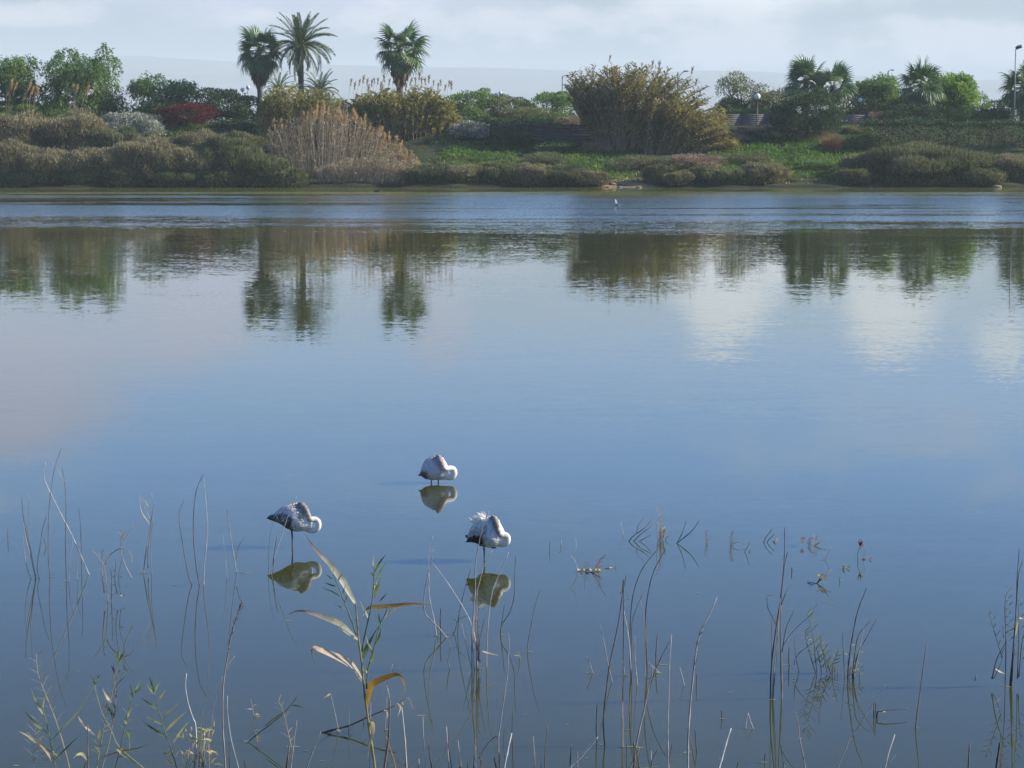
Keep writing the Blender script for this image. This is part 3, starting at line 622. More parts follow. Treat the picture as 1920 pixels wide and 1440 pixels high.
fan_palm(487, 90, 215, 'fan palm on the left with a thick brown skirt, beside the date palm', 'fan palms', n=34, size=1.15, skirt=(0.65, 2.7), skirt_w=0.95, trunk_r=0.24)
fan_palm(750, 88, 213, 'lone tall fan palm rising out of the plumed canes', 'fan palms', n=29, size=1.20, skirt=(0.9, 2.5), skirt_w=0.85, trunk_r=0.30)
date_palm(563, 84, 214, 'tall feathery date palm with hanging dead fronds', 'date palms', n=48, size=1.15)
date_palm(600, 172, 219, 'short date palm half hidden at the foot of the tall one', 'date palms', n=26, size=0.78, trunk_r=0.22, boss=False, elr=(1.45, 0.1), dead=0)
date_palm(522, 166, 221, 'small date palm showing behind the skirted fan palm', 'date palms', n=20, size=0.62, trunk_r=0.2, boss=False, elr=(1.45, 0.1), dead=0)

cane_clump('giant_cane', 'yellow green cane thicket at the foot of the date palm', 'cane', ((486, 0), (690, 0)), [(484, 200), (505, 168), (545, 158), (600, 168), (640, 186), (690, 214), (715, 250)], 203, 300, M_CANE, M_STALK, 30, group='giant cane clumps', hmin=0.45, bare=0.03, depth=2.4)
pl_b = [(656, 150), (664, 158), (672, 150), (680, 146), (688, 150), (696, 152), (702, 146), (707, 148), (713, 156), (721, 144), (728, 150), (736, 146), (745, 152), (757, 145), (768, 150), (778, 148), (785, 140), (790, 147), (797, 150), (803, 145), (812, 150), (820, 158), (826, 150), (833, 160), (840, 152), (846, 158), (760, 160), (716, 160), (690, 164), (806, 166)]
cane_clump('giant_cane', 'cane clump crowned with mauve plumes under the lone fan palm', 'cane', ((690, 0), (840, 0)), [(650, 200), (672, 178), (720, 168), (770, 166), (815, 170), (845, 190), (866, 232)], 203, 300, M_CANE, M_STALK, 30, plumes=pl_b, group='giant cane clumps', hmin=0.45, bare=0.03, depth=2.4)
leafy_shrub(884, 226, 74, 200, 'silver grey shrub at the right foot of the plumed canes', M_SILVER, 3000, 0.20, 'silver_shrub', 'shrub', 'silver leaved shrubs', 13, 0.6)

# mid gap
leafy_shrub(878, 166, 100, 222, 'hazy green tree left of the twin globe lamp', M_PEPPER, 3000, 0.20, 'distant_tree', 'tree', G_TREE, 12)
leafy_shrub(958, 178, 92, 224, 'grey green tree behind the twin globe lamp', M_HAZEL, 2600, 0.20, 'distant_tree', 'tree', G_TREE, 12)
leafy_shrub(1026, 174, 112, 222, 'dense rounded tree beside the thin street lamp', M_PEPPER, 3400, 0.20, 'distant_tree', 'tree', G_TREE, 13)
leafy_shrub(985, 198, 110, 215, 'dull olive brushy shrub below the two hazy trees', M_HAZEL, 2600, 0.18, 'brushy_shrub', 'shrub', None, 11, tw=0.3)
leafy_shrub(1092, 192, 60, 219, 'pale twiggy shrub against the left flank of the bronze canes', M_HAZEL, 1100, 0.18, 'bare_shrub', 'shrub', None, 9, tw=0.22)
leafy_shrub(905, 218, 90, 207, 'ivy green shrub in the shade left of the dark fence', M_DARK, 2600, 0.17, 'evergreen_shrub', 'shrub', None, 11)
leafy_shrub(958, 236, 90, 198.2, 'dark creeper covered shrub hanging over the left end of the dark fence', M_DARK, 2800, 0.15, 'evergreen_shrub', 'shrub', None, 11)

leafy_shrub(1005, 214, 130, 203.5, 'dark evergreen shrub along the top of the dark fence, its middle', M_DARK, 3600, 0.17, 'evergreen_shrub', 'shrub', None, 12)
leafy_shrub(1080, 216, 90, 203, 'brown green shrub along the top of the dark fence, by the canes', M_DRYTWIG, 2200, 0.17, 'bare_shrub', 'shrub', None, 11, tw=0.25)
leafy_shrub(1040, 262, 110, 197.6, 'dark tangled scrub at the foot of the dark fence', M_DARK, 2600, 0.16, 'evergreen_shrub', 'shrub', None, 11)
leafy_shrub(1118, 268, 60, 197, 'brown tangled scrub at the right end of the dark fence', M_DRYTWIG, 1600, 0.2, 'bramble', 'shrub', None, 9, tw=0.2)
leafy_shrub(845, 190, 60, 221, 'hazy green tree behind the right end of the plumed canes', M_PEPPER, 2400, 0.2, 'distant_tree', 'tree', G_TREE, 11)
leafy_shrub(915, 186, 70, 226, 'dull olive tree between the hazy tree and the twin globe lamp', M_HAZEL, 2400, 0.2, 'distant_tree', 'tree', G_TREE, 11)
# right trees
leafy_shrub(1392, 138, 100, 219, 'wispy topped olive tree behind the globe lamp', M_HAZEL, 4600, 0.20, 'olive_tree', 'tree', G_TREE, 15, wisps=500, tw=0.35)
leafy_shrub(1455, 165, 74, 221, 'smaller wispy olive tree left of the twin fan palms', M_HAZEL, 2600, 0.20, 'olive_tree', 'tree', G_TREE, 11, wisps=250, tw=0.35)
fan_palm(1512, 150, 215, 'fan palm behind the dark round bush, left one of a close pair', 'fan palms', n=28, size=1.10, trunk_r=0.3, el_range=(-0.6, 1.45))
fan_palm(1562, 160, 213, 'fan palm behind the dark round bush, right one of a close pair', 'fan palms', n=30, size=1.02, trunk_r=0.3, el_range=(-1.2, 1.45))
pepper_tree(1643, 132, 108, 220, 'weeping tree behind the single globe lamp and bent street lamp', n=850, group=G_TREE)
leafy_shrub(1688, 178, 66, 214, 'dark leafy shrub left of the shaggy fan palm', M_DARK, 2400, 0.17, 'evergreen_shrub', 'shrub', None, 11)
fan_palm(1727, 158, 211, 'shaggy fan palm beside the bright green weeping tree', 'fan palms', n=38, size=1.12, trunk_r=0.34, skirt=(1.0, 2.2), skirt_w=0.8, el_range=(-1.35, 1.45))
pepper_tree(1785, 126, 90, 217, 'bright green weeping tree right of the shaggy fan palm', M_PEPPERG, 1150, group=G_TREE)
leafy_shrub(1836, 168, 58, 218, 'small olive tree beside the bright green weeping tree', M_PEPPER, 1600, 0.18, 'small_tree', 'tree', G_TREE, 9)
leafy_shrub(1872, 182, 64, 221, 'thin dark shrub left of the tall floodlight mast', M_DARK, 1100, 0.18, 'thin_shrub', 'shrub', None, 10)
fan_palm(1920, 160, 211, 'fan palm cut by the right edge beside the floodlight mast', 'fan palms', n=34, size=1.1, trunk_r=0.3, el_range=(-1.2, 1.45))

# hedges and the dark bush
def hedge(px0, px1, top, Y, label, mat, n, thick=1.6, name='hedge', bottom=None, leaf=0.15):
    a = at(px0, top, Y); b = at(px1, top, Y); cx = (a.x + b.x) / 2; zb = min(zt(a.x, Y), zt(b.x, Y)); h = a.z - zb; w_ = b.x - a.x
    root = empty(name, (cx, Y, zb)); tag(root, label, 'hedge')
    x = (RNG.random(n) - 0.5) * w_; top_ = h * (0.90 + 0.10 * np.array([mnoise.noise(Vector((float(v) * 0.7, Y, 0))) for v in x])) + 0.02
    u = RNG.random(n); fr = u < 0.5
    z = np.where(fr, RNG.random(n) * top_, top_); yy = np.where(fr, -thick / 2 * (1 - 0.35 * (z / h) ** 3), (RNG.random(n) - 0.5) * thick)
    P = np.stack([x, yy, z], 1) + RNG.normal(size=(n, 3)) * 0.12; P[:, 2] = np.clip(P[:, 2], 0.02, None)
    D = RNG.normal(size=(n, 3)) * 0.6 + np.where(fr[:, None], [[0, -0.6, 0.3]], [[0, 0, 0.9]])
    mb = MB(); t = np.array([0.45 + 0.22 * mnoise.noise(Vector((float(v) * 0.35, 1.0, Y))) for v in x])
    mb.leaves(P, D, leaf * (0.7 + 0.7 * RNG.random(n)), leaf * 0.55, np.clip(t + RNG.normal(size=n) * 0.15, 0, 1)); mb.build('foliage', mat, root)
    sb = MB()
    for k in range(int(w_ / 0.9)): sb.tube([[(k + 0.5) / int(w_ / 0.9) * w_ - w_ / 2, 0, -0.1], [(k + 0.5) / int(w_ / 0.9) * w_ - w_ / 2 + 0.1, 0, h * 0.8]], [0.04, 0.02], 4)
    sb.build('stem', M_BARK, root); return root
hedge(1345, 1475, 204, 213, 'clipped green hedge above the grey slatted fence', M_PEPPER, 2600, 1.2)
leafy_shrub(1515, 170, 132, 201, 'big dark round bush in front of the twin fan palms', M_DARK, 11000, 0.17, 'dark_bush', 'shrub', None, 18, low=0.02)
hedge(1616, 1770, 226, 197.5, 'dark flat topped hedge below the shaggy fan palm', M_DARK, 9000, 3.0)
hedge(1765, 1990, 229, 197.5, 'long dark flat topped hedge running out at the right edge', M_DARK, 11000, 3.0)
leafy_shrub(1600, 234, 70, 204, 'brownish green shrub at the left end of the flat hedge', M_HAZEL, 1900, 0.15, 'low_shrub', 'shrub', None, 10)
leafy_shrub(1646, 210, 36, 207.5, 'dry brown bush against the fence right of the dark round bush', M_DRYTWIG, 900, 0.16, 'dry_bush', 'shrub', None, 8, tw=0.25)

leafy_shrub(1700, 190, 120, 209, 'dark leafy shrub under the shaggy fan palm', M_DARK, 3000, 0.17, 'evergreen_shrub', 'shrub', None, 12)
leafy_shrub(1805, 196, 90, 211, 'dull green shrub at the foot of the bright green weeping tree', M_PEPPER, 2400, 0.17, 'green_shrub', 'shrub', None, 11)
leafy_shrub(1868, 200, 80, 212, 'dark low shrub at the foot of the floodlight mast', M_DARK, 2200, 0.17, 'evergreen_shrub', 'shrub', None, 11)
leafy_shrub(1612, 176, 80, 214, 'dark leafy shrub at the foot of the small globe lamp', M_DARK, 2400, 0.17, 'evergreen_shrub', 'shrub', None, 11)
leafy_shrub(1368, 176, 70, 216, 'dark green shrub left of the wispy olive tree foot', M_DARK, 2200, 0.17, 'evergreen_shrub', 'shrub', None, 11)
leafy_shrub(1440, 185, 90, 216, 'olive green shrub behind the clipped hedge', M_HAZEL, 2400, 0.17, 'low_shrub', 'shrub', None, 11)
# the great bronze canes
cane_clump('giant_cane', 'great bronze cane clump fanning out beside the dark fence', 'cane', ((1112, 0), (1262, 0)),
           [(1060, 168), (1066, 140), (1100, 130), (1140, 122), (1180, 119), (1222, 128), (1262, 136), (1300, 158), (1335, 180), (1368, 212), (1384, 244), (1378, 272)], 199.5, 560, M_CANEB, M_STALK, 36, depth=2.4, hmin=0.30, bare=0.14, group='giant cane clumps', curve=0.13, droop=0.5, wobble=0.3, plumes=[(1141, 104), (1203, 118), (1222, 118), (1235, 120), (1296, 128), (1303, 150), (1312, 168)], plume_kind='grey')
cane_clump('giant_cane', 'low yellowing cane skirt on the right side of the bronze clump', 'cane', ((1215, 0), (1330, 0)),
           [(1225, 190), (1275, 190), (1330, 212), (1372, 240), (1384, 268), (1376, 290)], 196.5, 260, M_CANEB, M_STALK, 30, depth=1.2, hmin=0.35, bare=0.06, group='giant cane clumps', curve=0.14, droop=0.5)
for q in [(1358, 250, 90, 200, 'dead brown scrub right of the bronze canes', M_DRYTWIG, 1700, 'dry_bush'), (1412, 234, 84, 203, 'dry brown scrub in front of the grey slatted fence', M_DRYTWIG, 1500, 'dry_bush'),
          (1300, 286, 120, 190, 'tangled brown bramble below the bronze canes', M_DRYTWIG, 2400, 'bramble'), (1205, 288, 120, 190.5, 'dark brown bramble above the bare earth', M_SALT2, 2600, 'bramble'), (1400, 284, 80, 192, 'dull bramble in the green weeds right of the bronze canes', M_SALT2, 1500, 'bramble'), (1545, 300, 70, 189, 'dull bramble low on the weedy slope below the rust grass', M_PEPPER, 1500, 'bramble'), (1020, 284, 80, 192, 'dull scrub low on the grass slope under the dark fence', M_SALT2, 1500, 'bramble')]:
    leafy_shrub(q[0], q[1], q[2], q[3], q[4], q[5], q[6], 0.22, q[7], 'shrub', None, 11, tw=0.18)
leafy_shrub(1452, 240, 84, 200, 'dark green shrub left below the dark round bush', M_DARK, 2600, 0.15, 'evergreen_shrub', 'shrub', None, 11)
leafy_shrub(1505, 252, 66, 200, 'small grey green shrub below the dark round bush', M_HAZEL, 1800, 0.15, 'low_shrub', 'shrub', None, 10)
leafy_shrub(1614, 252, 70, 198, 'mid green bramble beside the rusty grass tuft', M_PEPPER, 1900, 0.16, 'bramble', 'shrub', None, 10)
def tuft(px, top, wpx, Y, label, mat, n, name='grass_tuft', cat='grass tuft', spread=0.5):
    x, y, zb, h, wd = spot(px, top, wpx, Y); root = empty(name, (x, y, zb)); tag(root, label, cat)
    a = RNG.normal(size=(n, 2)) * 0.12 * wd; D = np.stack([RNG.normal(size=n) * spread, RNG.normal(size=n) * spread, np.ones(n)], 1)
    mb = MB(); mb.spikes(np.stack([a[:, 0], a[:, 1], np.zeros(n)], 1), D, h * (0.6 + 0.5 * RNG.random(n)), 0.05, np.clip(0.5 + RNG.normal(size=n) * 0.2, 0, 1)); o = mb.build('blades', mat, root); o['kind'] = 'stuff'; return root
tuft(1560, 246, 50, 196.5, 'rust red grass tuft on the green slope', M_RUST, 420)

# ------------------------------------------------------------------ low shore shrubs
GS = 'saltbush mounds along the far shore'
left_back = [(35, 206, 165, 192, 'saltbush behind at the left edge, below the weeping trees'), (135, 204, 165, 192.5, 'pale topped saltbush below the tallest weeping tree'), (215, 238, 125, 191, 'saltbush mound at the left foot of the silver shrub'),
             (300, 252, 130, 190.5, 'saltbush mound at the right foot of the silver shrub'), (385, 240, 135, 191.5, 'saltbush mound below the crimson bush'), (452, 244, 125, 191.5, 'dark saltbush mound against the left side of the canes')]
left_front = [(8, 262, 125, 184.6, 'shore saltbush cut by the left edge'), (85, 272, 130, 184.4, 'reddish grey shore saltbush, second from the left edge'), (170, 270, 130, 184.6, 'shore saltbush at the water, third from the left edge'),
              (262, 258, 150, 185.0, 'wide grey shore saltbush below the silver shrub'), (350, 270, 130, 184.6, 'shore saltbush at the water below the crimson bush'), (425, 256, 140, 185.0, 'tall shore saltbush left of the dry reeds'), (488, 284, 115, 184.2, 'low shore saltbush touching the dry reeds')]
for i, q in enumerate(left_back): twiggy_shrub(q[0], q[1], q[2], q[3], q[4], M_SALT2 if i in (2, 5) else M_SALT, 8500)
for i, q in enumerate(left_front): twiggy_shrub(q[0], q[1], q[2], q[3], q[4], M_SALT2 if i in (5, 6) else M_SALT, 9500)
for q in [(30, 318, 76, 183.2, 'small green grey saltbush at the waterline in the left corner'), (140, 320, 84, 183.2, 'small saltbush at the waterline under the tallest weeping tree'), (235, 316, 94, 183.2, 'small saltbush at the waterline left of centre of the mounds'), (330, 316, 94, 183.2, 'small saltbush at the waterline below the crimson bush'), (405, 314, 86, 183.2, 'dark small saltbush at the waterline below the tall mound'), (540, 316, 84, 183.2, 'green saltbush at the waterline in front of the dry reeds')]:
    twiggy_shrub(*q, M_SALT2, 4200, depth=0.6, lobes=10, blade=0.3)
right_low = [(800, 306, 92, 184.2, 'low dark shore bush at the right end of the dry reeds'), (868, 308, 100, 184.2, 'low shore bush below the silver grey shrub'), (935, 300, 100, 184.6, 'low shore bush under the green grass slope'), (1003, 304, 96, 184.4, 'low dark shore bush left of the bare earth'), (1060, 308, 94, 184.2, 'low brown shore bush sloping to the bare earth'), (1112, 322, 66, 183.6, 'last small shore bush beside the bare earth'),
             (1236, 308, 60, 184.6, 'dark tangled bush just right of the bare earth'), (1278, 322, 56, 183.4, 'small green bush at the water right of the bare earth'), (1318, 312, 76, 184.0, 'brown shore bush below the bronze canes')]
for i, q in enumerate(right_low): twiggy_shrub(*q, M_SALT2 if i % 2 == 0 else M_SALT, 5200, depth=0.8, lobes=12, blade=0.32, group='low bushes on the middle shore')
twiggy_shrub(1372, 318, 96, 183.8, 'grey olive shore bush left of the pale domed one', M_SALT2, 5200, group='low bushes on the middle shore')
twiggy_shrub(1428, 302, 96, 184.2, 'pale domed shore bush beside the red seedling patch', M_SALT, 6500, group='low bushes on the middle shore')
twiggy_shrub(1727, 266, 275, 186.6, 'huge dome shaped dark shrub at the right end of the shore', M_SALT2, 17000, 'dome_shrub', None, depth=0.62, lobes=26, blade=0.42)
twiggy_shrub(1908, 286, 110, 186, 'grey brown shrub cut by the right edge at the shore', M_SALT, 6500, 'dome_shrub', None)
twiggy_shrub(1845, 316, 84, 183.8, 'small dark shrub at the right foot of the huge dome', M_SALT2, 3600, 'shore_shrub', None)
twiggy_shrub(1598, 318, 76, 183.8, 'small dark shrub at the left foot of the huge dome', M_SALT2, 3400, 'shore_shrub', None)
leafy_shrub(1476, 336, 34, 183.6, 'small bright red waterside plant beside the pale domed bush', M_RED, 700, 0.10, 'red_plant', 'plant', None, 7, trunk=False)
leafy_shrub(1530, 334, 90, 184.0, 'pinkish brown creeping plant along the water by the red one', M_DRYTWIG, 1500, 0.12, 'creeping_plant', 'plant', None, 9, trunk=False, tw=0.3)

# dry reed bed with tan plumes sloping to the water
tan = []
for k in range(95):
    u = RNG.random(); x = 560 + 225 * u; edge = np.interp(x, [560, 600, 640, 665, 700, 730, 760, 790], [212, 186, 190, 200, 222, 242, 268, 290]); tan.append((x, edge + abs(RNG.normal()) * 18 + RNG.random() * 10))
for k in range(22): tan.append((505 + 60 * RNG.random(), 225 + 55 * RNG.random()))
cane_clump('dry_reed_bed', 'bed of dry tan reeds with feathery plumes sloping to the water', 'reeds', ((515, 0), (775, 0)), [(500, 240), (530, 226), (575, 205), (625, 190), (665, 206), (705, 230), (740, 255), (772, 285), (790, 310)], 188.5, 620, M_DRYREED, M_DRYREED, 6, plumes=tan, plume_kind='tan', depth=3.2, leafL=0.45, leafW=0.04, hmin=0.42, bare=0.25, curve=0.03, droop=0.25)
cane_clump('dry_reed_bed', 'low pale reed fringe standing at the water under the tan plumes', 'reeds', ((600, 0), (770, 0)), [(590, 312), (640, 300), (700, 292), (745, 296), (772, 318)], 183.4, 330, M_DRYREED, M_DRYREED, 7, depth=0.8, leafL=0.35, leafW=0.035, hmin=0.6, bare=0.25, curve=0.02, droop=0.2)
for q in [(12, 152, 'pampas plume stems before the left edge tree'), (52, 160, 'pale pampas plume stems left of the tallest weeping tree'), (133, 160, 'pale pampas plume stems in front of the tallest weeping tree')]:
    a = at(q[0], q[1], 207); zb = zt(a.x, 207); root = empty('pampas_grass', (a.x, 207, zb)); tag(root, q[2], 'grass plume', 'pampas plumes by the weeping trees')
    for k in range(5):
        dx = RNG.normal() * 0.45; top = np.array([a.x + dx + 0.2, 207, a.z - 0.3 - abs(RNG.normal()) * 0.5]); put_plume(root, top - [0, 0, 0.35], 'big', 0.2, 1.15)
        sb = MB(); sb.tube([[dx * 0.3, 0, 0], (top - [0, 0, 0.3] - np.array(root.location)).tolist()], 0.015, 3); sb.build('plume_stem', M_STALK, root)

# grass and herbs on the slopes
def grass_patch(px0, px1, y0, y1, n, label, mat=M_GRASS, L=0.30):
    xs, ys = [], []
    for Y in (y0, y1): pass
    xa = at(px0, 300, (y0 + y1) / 2).x; xb = at(px1, 300, (y0 + y1) / 2).x
    x = xa + (xb - xa) * RNG.random(n); y = y0 + (y1 - y0) * RNG.random(n)
    e = np.minimum(np.minimum(x - xa, xb - x) / 2.5, np.minimum(y - y0, y1 - y) / 1.5)
    keep = np.array([mnoise.noise(Vector((float(a) * 0.35, float(b) * 0.5, 2))) + 0.5 * mnoise.noise(Vector((float(a) * 1.3, float(b) * 1.3, 5))) > 0.55 - 0.85 * min(float(q), 1.0) for a, b, q in zip(x, y, e)]); x, y = x[keep], y[keep]; n = len(x)
    z = np.array([zt(float(a), float(b)) for a, b in zip(x, y)])
    t = np.array([0.5 + 0.35 * mnoise.noise(Vector((float(a) * 0.5, float(b) * 0.6, 8))) for a, b in zip(x, y)])
    mb = MB(); D = np.stack([RNG.normal(size=n) * 0.6, RNG.normal(size=n) * 0.6 - 0.2, np.full(n, 0.8)], 1)
    mb.leaves(np.stack([x, y, z - 0.02], 1), D, L * (0.5 + 0.8 * RNG.random(n)), 0.07 + 0.08 * RNG.random(n), np.clip(t + RNG.normal(size=n) * 0.15, 0, 1))
    o = mb.build('grass', mat); tag(o, label, kind='stuff'); return o
grass_patch(800, 1200, 184.5, 200, 15000, 'bright green grass on the slope left of the bronze canes')
grass_patch(1310, 1700, 184.5, 201, 16000, 'bright green weeds on the slope below the dark round bush')
grass_patch(1780, 2000, 187, 195.5, 6000, 'green grass behind the huge dome shrub')
grass_patch(180, 480, 199, 210, 3000, 'green grass between the shrubs on the left bank')
grass_patch(1160, 1340, 185.5, 190, 1800, 'mixed weeds below the bronze canes', M_HAZEL)

grass_patch(760, 1980, 182.2, 195, 20000, 'mixed dull weeds and dry stems over the whole right bank', M_HAZEL, 0.26)
grass_patch(-60, 560, 182.2, 206, 12000, 'dull weeds between the shrubs of the left bank', M_HAZEL, 0.26)

# the same planting carries on a little past the picture's edges
twiggy_shrub(-100, 268, 140, 185.0, 'shore saltbush beyond the left edge, first outside the view', M_SALT, 7000)
twiggy_shrub(-210, 262, 150, 185.0, 'shore saltbush beyond the left edge, second outside the view', M_SALT2, 7000)
pepper_tree(-110, 96, 130, 214, 'weeping pepper tree beyond the left edge, outside the view', n=700, group=G_TREE)
twiggy_shrub(2020, 282, 140, 186, 'shore shrub beyond the right edge, first outside the view', M_SALT, 7000)
twiggy_shrub(2130, 280, 150, 186, 'shore shrub beyond the right edge, second outside the view', M_SALT2, 7000)
pepper_tree(2040, 130, 120, 217, 'weeping tree beyond the right edge, outside the view', n=700, group=G_TREE)
# ------------------------------------------------------------------ fences
M_SLAT = plain_mat('weathered_slat', [(0.0, (0.10, 0.092, 0.100)), (1.0, (0.19, 0.175, 0.19))], 0.8, 3.0, 4.0, stretch=(0.4, 1, 4))
M_SLAT_SHADE = plain_mat('shaded_slat', [(0.0, (0.030, 0.028, 0.030)), (1.0, (0.075, 0.068, 0.066))], 0.8, 3.0, 4.0, stretch=(0.4, 1, 4))  # slat colour darkened to stand for the shade of the bronze canes
def slat_fence(px0, px1, top, bottom, Y, n, label, mat):
    a = at(px0, top, Y); b = at(px1, bottom, Y); w_ = b.x - a.x; h = a.z - b.z; root = empty('slat_fence', ((a.x + b.x) / 2, Y, b.z)); tag(root, label, 'fence', 'slatted fences on the far bank')
    sh = h / n; bay = 2.4; nb = max(1, round(w_ / bay)); bl = w_ / nb
    mb = MB(); mb.box((0, 0, 0), (bl - 0.01, 0.035, sh * 0.80)); sm = mb.mesh('slat'); sm.materials.append(mat)
    pb = MB(); pb.box((0, 0, 0), (0.10, 0.10, h + 0.45)); pm = pb.mesh('post'); pm.materials.append(mat)
    for i in range(nb):
        for k in range(n): link('slat', sm, None, root, (-w_ / 2 + (i + 0.5) * bl, -0.07 + 0.006 * RNG.normal(), (k + 0.5) * sh))
    for i in range(nb + 1): link('post', pm, None, root, (-w_ / 2 + i * bl, 0.0, h / 2 - 0.20))
slat_fence(1340, 1478, 214, 236, 208, 6, 'grey slatted fence under the clipped hedge, left of the dark round bush', M_SLAT)
slat_fence(1572, 1668, 215, 237, 208, 6, 'grey slatted fence right of the dark round bush', M_SLAT)
slat_fence(920, 1122, 233, 272, 199.3, 8, 'long dark slatted fence in the shade left of the bronze canes', M_SLAT_SHADE)

# ------------------------------------------------------------------ lamps
M_POLE = plain_mat('painted_steel', [(0.0, (0.16, 0.17, 0.17)), (1.0, (0.26, 0.27, 0.27))], 0.45, 4.0)
M_POLED = plain_mat('dark_steel', [(0.0, (0.03, 0.035, 0.035)), (1.0, (0.06, 0.065, 0.065))], 0.45, 4.0)
M_GLOBE = plain_mat('opal_globe', [(0.0, (0.72, 0.74, 0.76)), (1.0, (0.84, 0.85, 0.86))], 0.12, 2.0, spec=0.6)
def sphere(mb, c, r, seg=14, rings=9, squash=1.0, tint=0.5):
    V = [[c[0], c[1], c[2] + r * squash]]
    for i in range(1, rings):
        t = math.pi * i / rings
        for j in range(seg): p = 2 * math.pi * j / seg; V.append([c[0] + r * math.sin(t) * math.cos(p), c[1] + r * math.sin(t) * math.sin(p), c[2] + r * squash * math.cos(t)])
    V.append([c[0], c[1], c[2] - r * squash]); n = len(V) - 1
    T = [[0, 1 + j, 1 + (j + 1) % seg] for j in range(seg)] + [[n, n - seg + (j + 1) % seg, n - seg + j] for j in range(seg)]
    Q = [[1 + i * seg + j, 1 + (i + 1) * seg + j, 1 + (i + 1) * seg + (j + 1) % seg, 1 + i * seg + (j + 1) % seg] for i in range(rings - 2) for j in range(seg)]
    mb.add(V, T, Q, tint)
def globe_lamp(px, globes, gpx, Y, label, dark=True):
    c = at(px, globes[0][1], Y); zb = zt(c.x, Y); root = empty('globe_lamp', (c.x, Y, zb)); tag(root, label, 'lamp post', 'globe lamps along the promenade'); r = gpx / 2 / ppm(Y)
    zg = min(at(px, g[1], Y).z for g in globes) - zb - r - 0.10
    mb = MB(); mb.tube([[0, 0, -0.2], [0, 0, 0.5], [0, 0, zg]], [0.09, 0.06, 0.05], 8); mb.tube([[0, 0, -0.05], [0, 0, 0.28]], [0.14, 0.11], 8)
    mb.build('pole', M_POLED if dark else M_POLE, root)
    for g in globes:
        p = at(g[0], g[1], Y); q = np.array([p.x - c.x, 0, p.z - zb])
        if len(globes) > 1 or True:
            ab = MB(); ab.tube(smooth_line([[0, 0, zg - 0.05], [q[0] * 0.8, 0, zg - 0.02], [q[0], 0, q[2] - r * 0.9]], 3), 0.028, 6); ab.tube([[q[0], 0, q[2] - r * 1.12], [q[0], 0, q[2] - r * 0.86]], [0.07, 0.09], 8); ab.build('arm', M_POLED if dark else M_POLE, root)
        gb = MB(); sphere(gb, q, r); gb.build('globe', M_GLOBE, root, True)
globe_lamp(459, [(454.5, 168), (465, 164)], 8, 222, 'twin globe lamp above the dark bushy tree by the skirted palm')
globe_lamp(934, [(930, 177), (938, 174)], 7, 221, 'twin globe lamp between the hazy trees in the middle gap')
globe_lamp(1420, [(1420, 181)], 12, 207, 'large single globe lamp in front of the wispy olive tree')
globe_lamp(1613, [(1613, 188)], 9, 212, 'small single globe lamp in front of the weeping tree by the bent street lamp')
def street_lamp(px, top, arm_px, Y, label, slant=0.0):
    c = at(px, top, Y); zb = zt(c.x, Y); root = empty('street_lamp', (c.x, Y, zb)); tag(root, label, 'street lamp', 'street lamps behind the bank'); h = c.z - zb; a = arm_px / ppm(Y)
    mb = MB(); mb.tube([[0, 0, -0.2], [0, 0, h * 0.5], [0, 0, h - 0.12]], [0.12, 0.085, 0.06], 8); mb.build('pole', M_POLE, root)
    ab = MB(); ab.tube(smooth_line([[0, 0, h - 0.2 - slant], [a * 0.25, 0, h - 0.06 - slant * 0.4], [a * 0.75, 0, h]], 3), 0.04, 6); ab.build('arm', M_POLE, root)
    hb = MB(); hb.box((a * 0.9, 0, h), (a * 0.55, 0.24, 0.10)); hb.box((a * 0.92, 0, h - 0.07), (a * 0.38, 0.18, 0.05)); hb.build('lamp_head', M_POLE, root)
street_lamp(1054.5, 141, 11, 262, 'thin pale street lamp beside the left edge of the bronze canes')
street_lamp(1665.5, 131, 9, 262, 'bent street lamp over the weeping tree left of the shaggy palm')
street_lamp(1271, 133, 17, 250, 'street lamp with slanting arm over the top of the bronze canes', 1.0)
def flood_mast():
    Y = 206; c = at(1904.5, 92, Y); zb = zt(c.x, Y); h = c.z - zb; root = empty('floodlight_mast', (c.x, Y, zb)); tag(root, 'tall slim floodlight mast near the right edge', 'floodlight mast')
    mb = MB(); mb.tube([[0, 0, -0.2], [0, 0, h * 0.5], [0, 0, h]], [0.085, 0.06, 0.042], 8); mb.build('pole', M_POLE, root)
    bb = MB(); bb.tube([[0, 0, h - 0.02], [0.18, 0, h + 0.10], [0.36, 0, h + 0.16]], 0.03, 6); bb.build('bracket', M_POLED, root)
    for dx, t in ((0.16, 0.6), (0.36, 0.35)):
        fb = MB(); fb.box((0, 0, 0), (0.34, 0.20, 0.22)); fb.box((0, -0.11, 0), (0.28, 0.03, 0.17)); o = fb.build('floodlight', M_POLED, root); o.location = (dx, -0.05, h + 0.10 + dx * 0.3); o.rotation_euler = (0.5, -t, 0)
flood_mast()

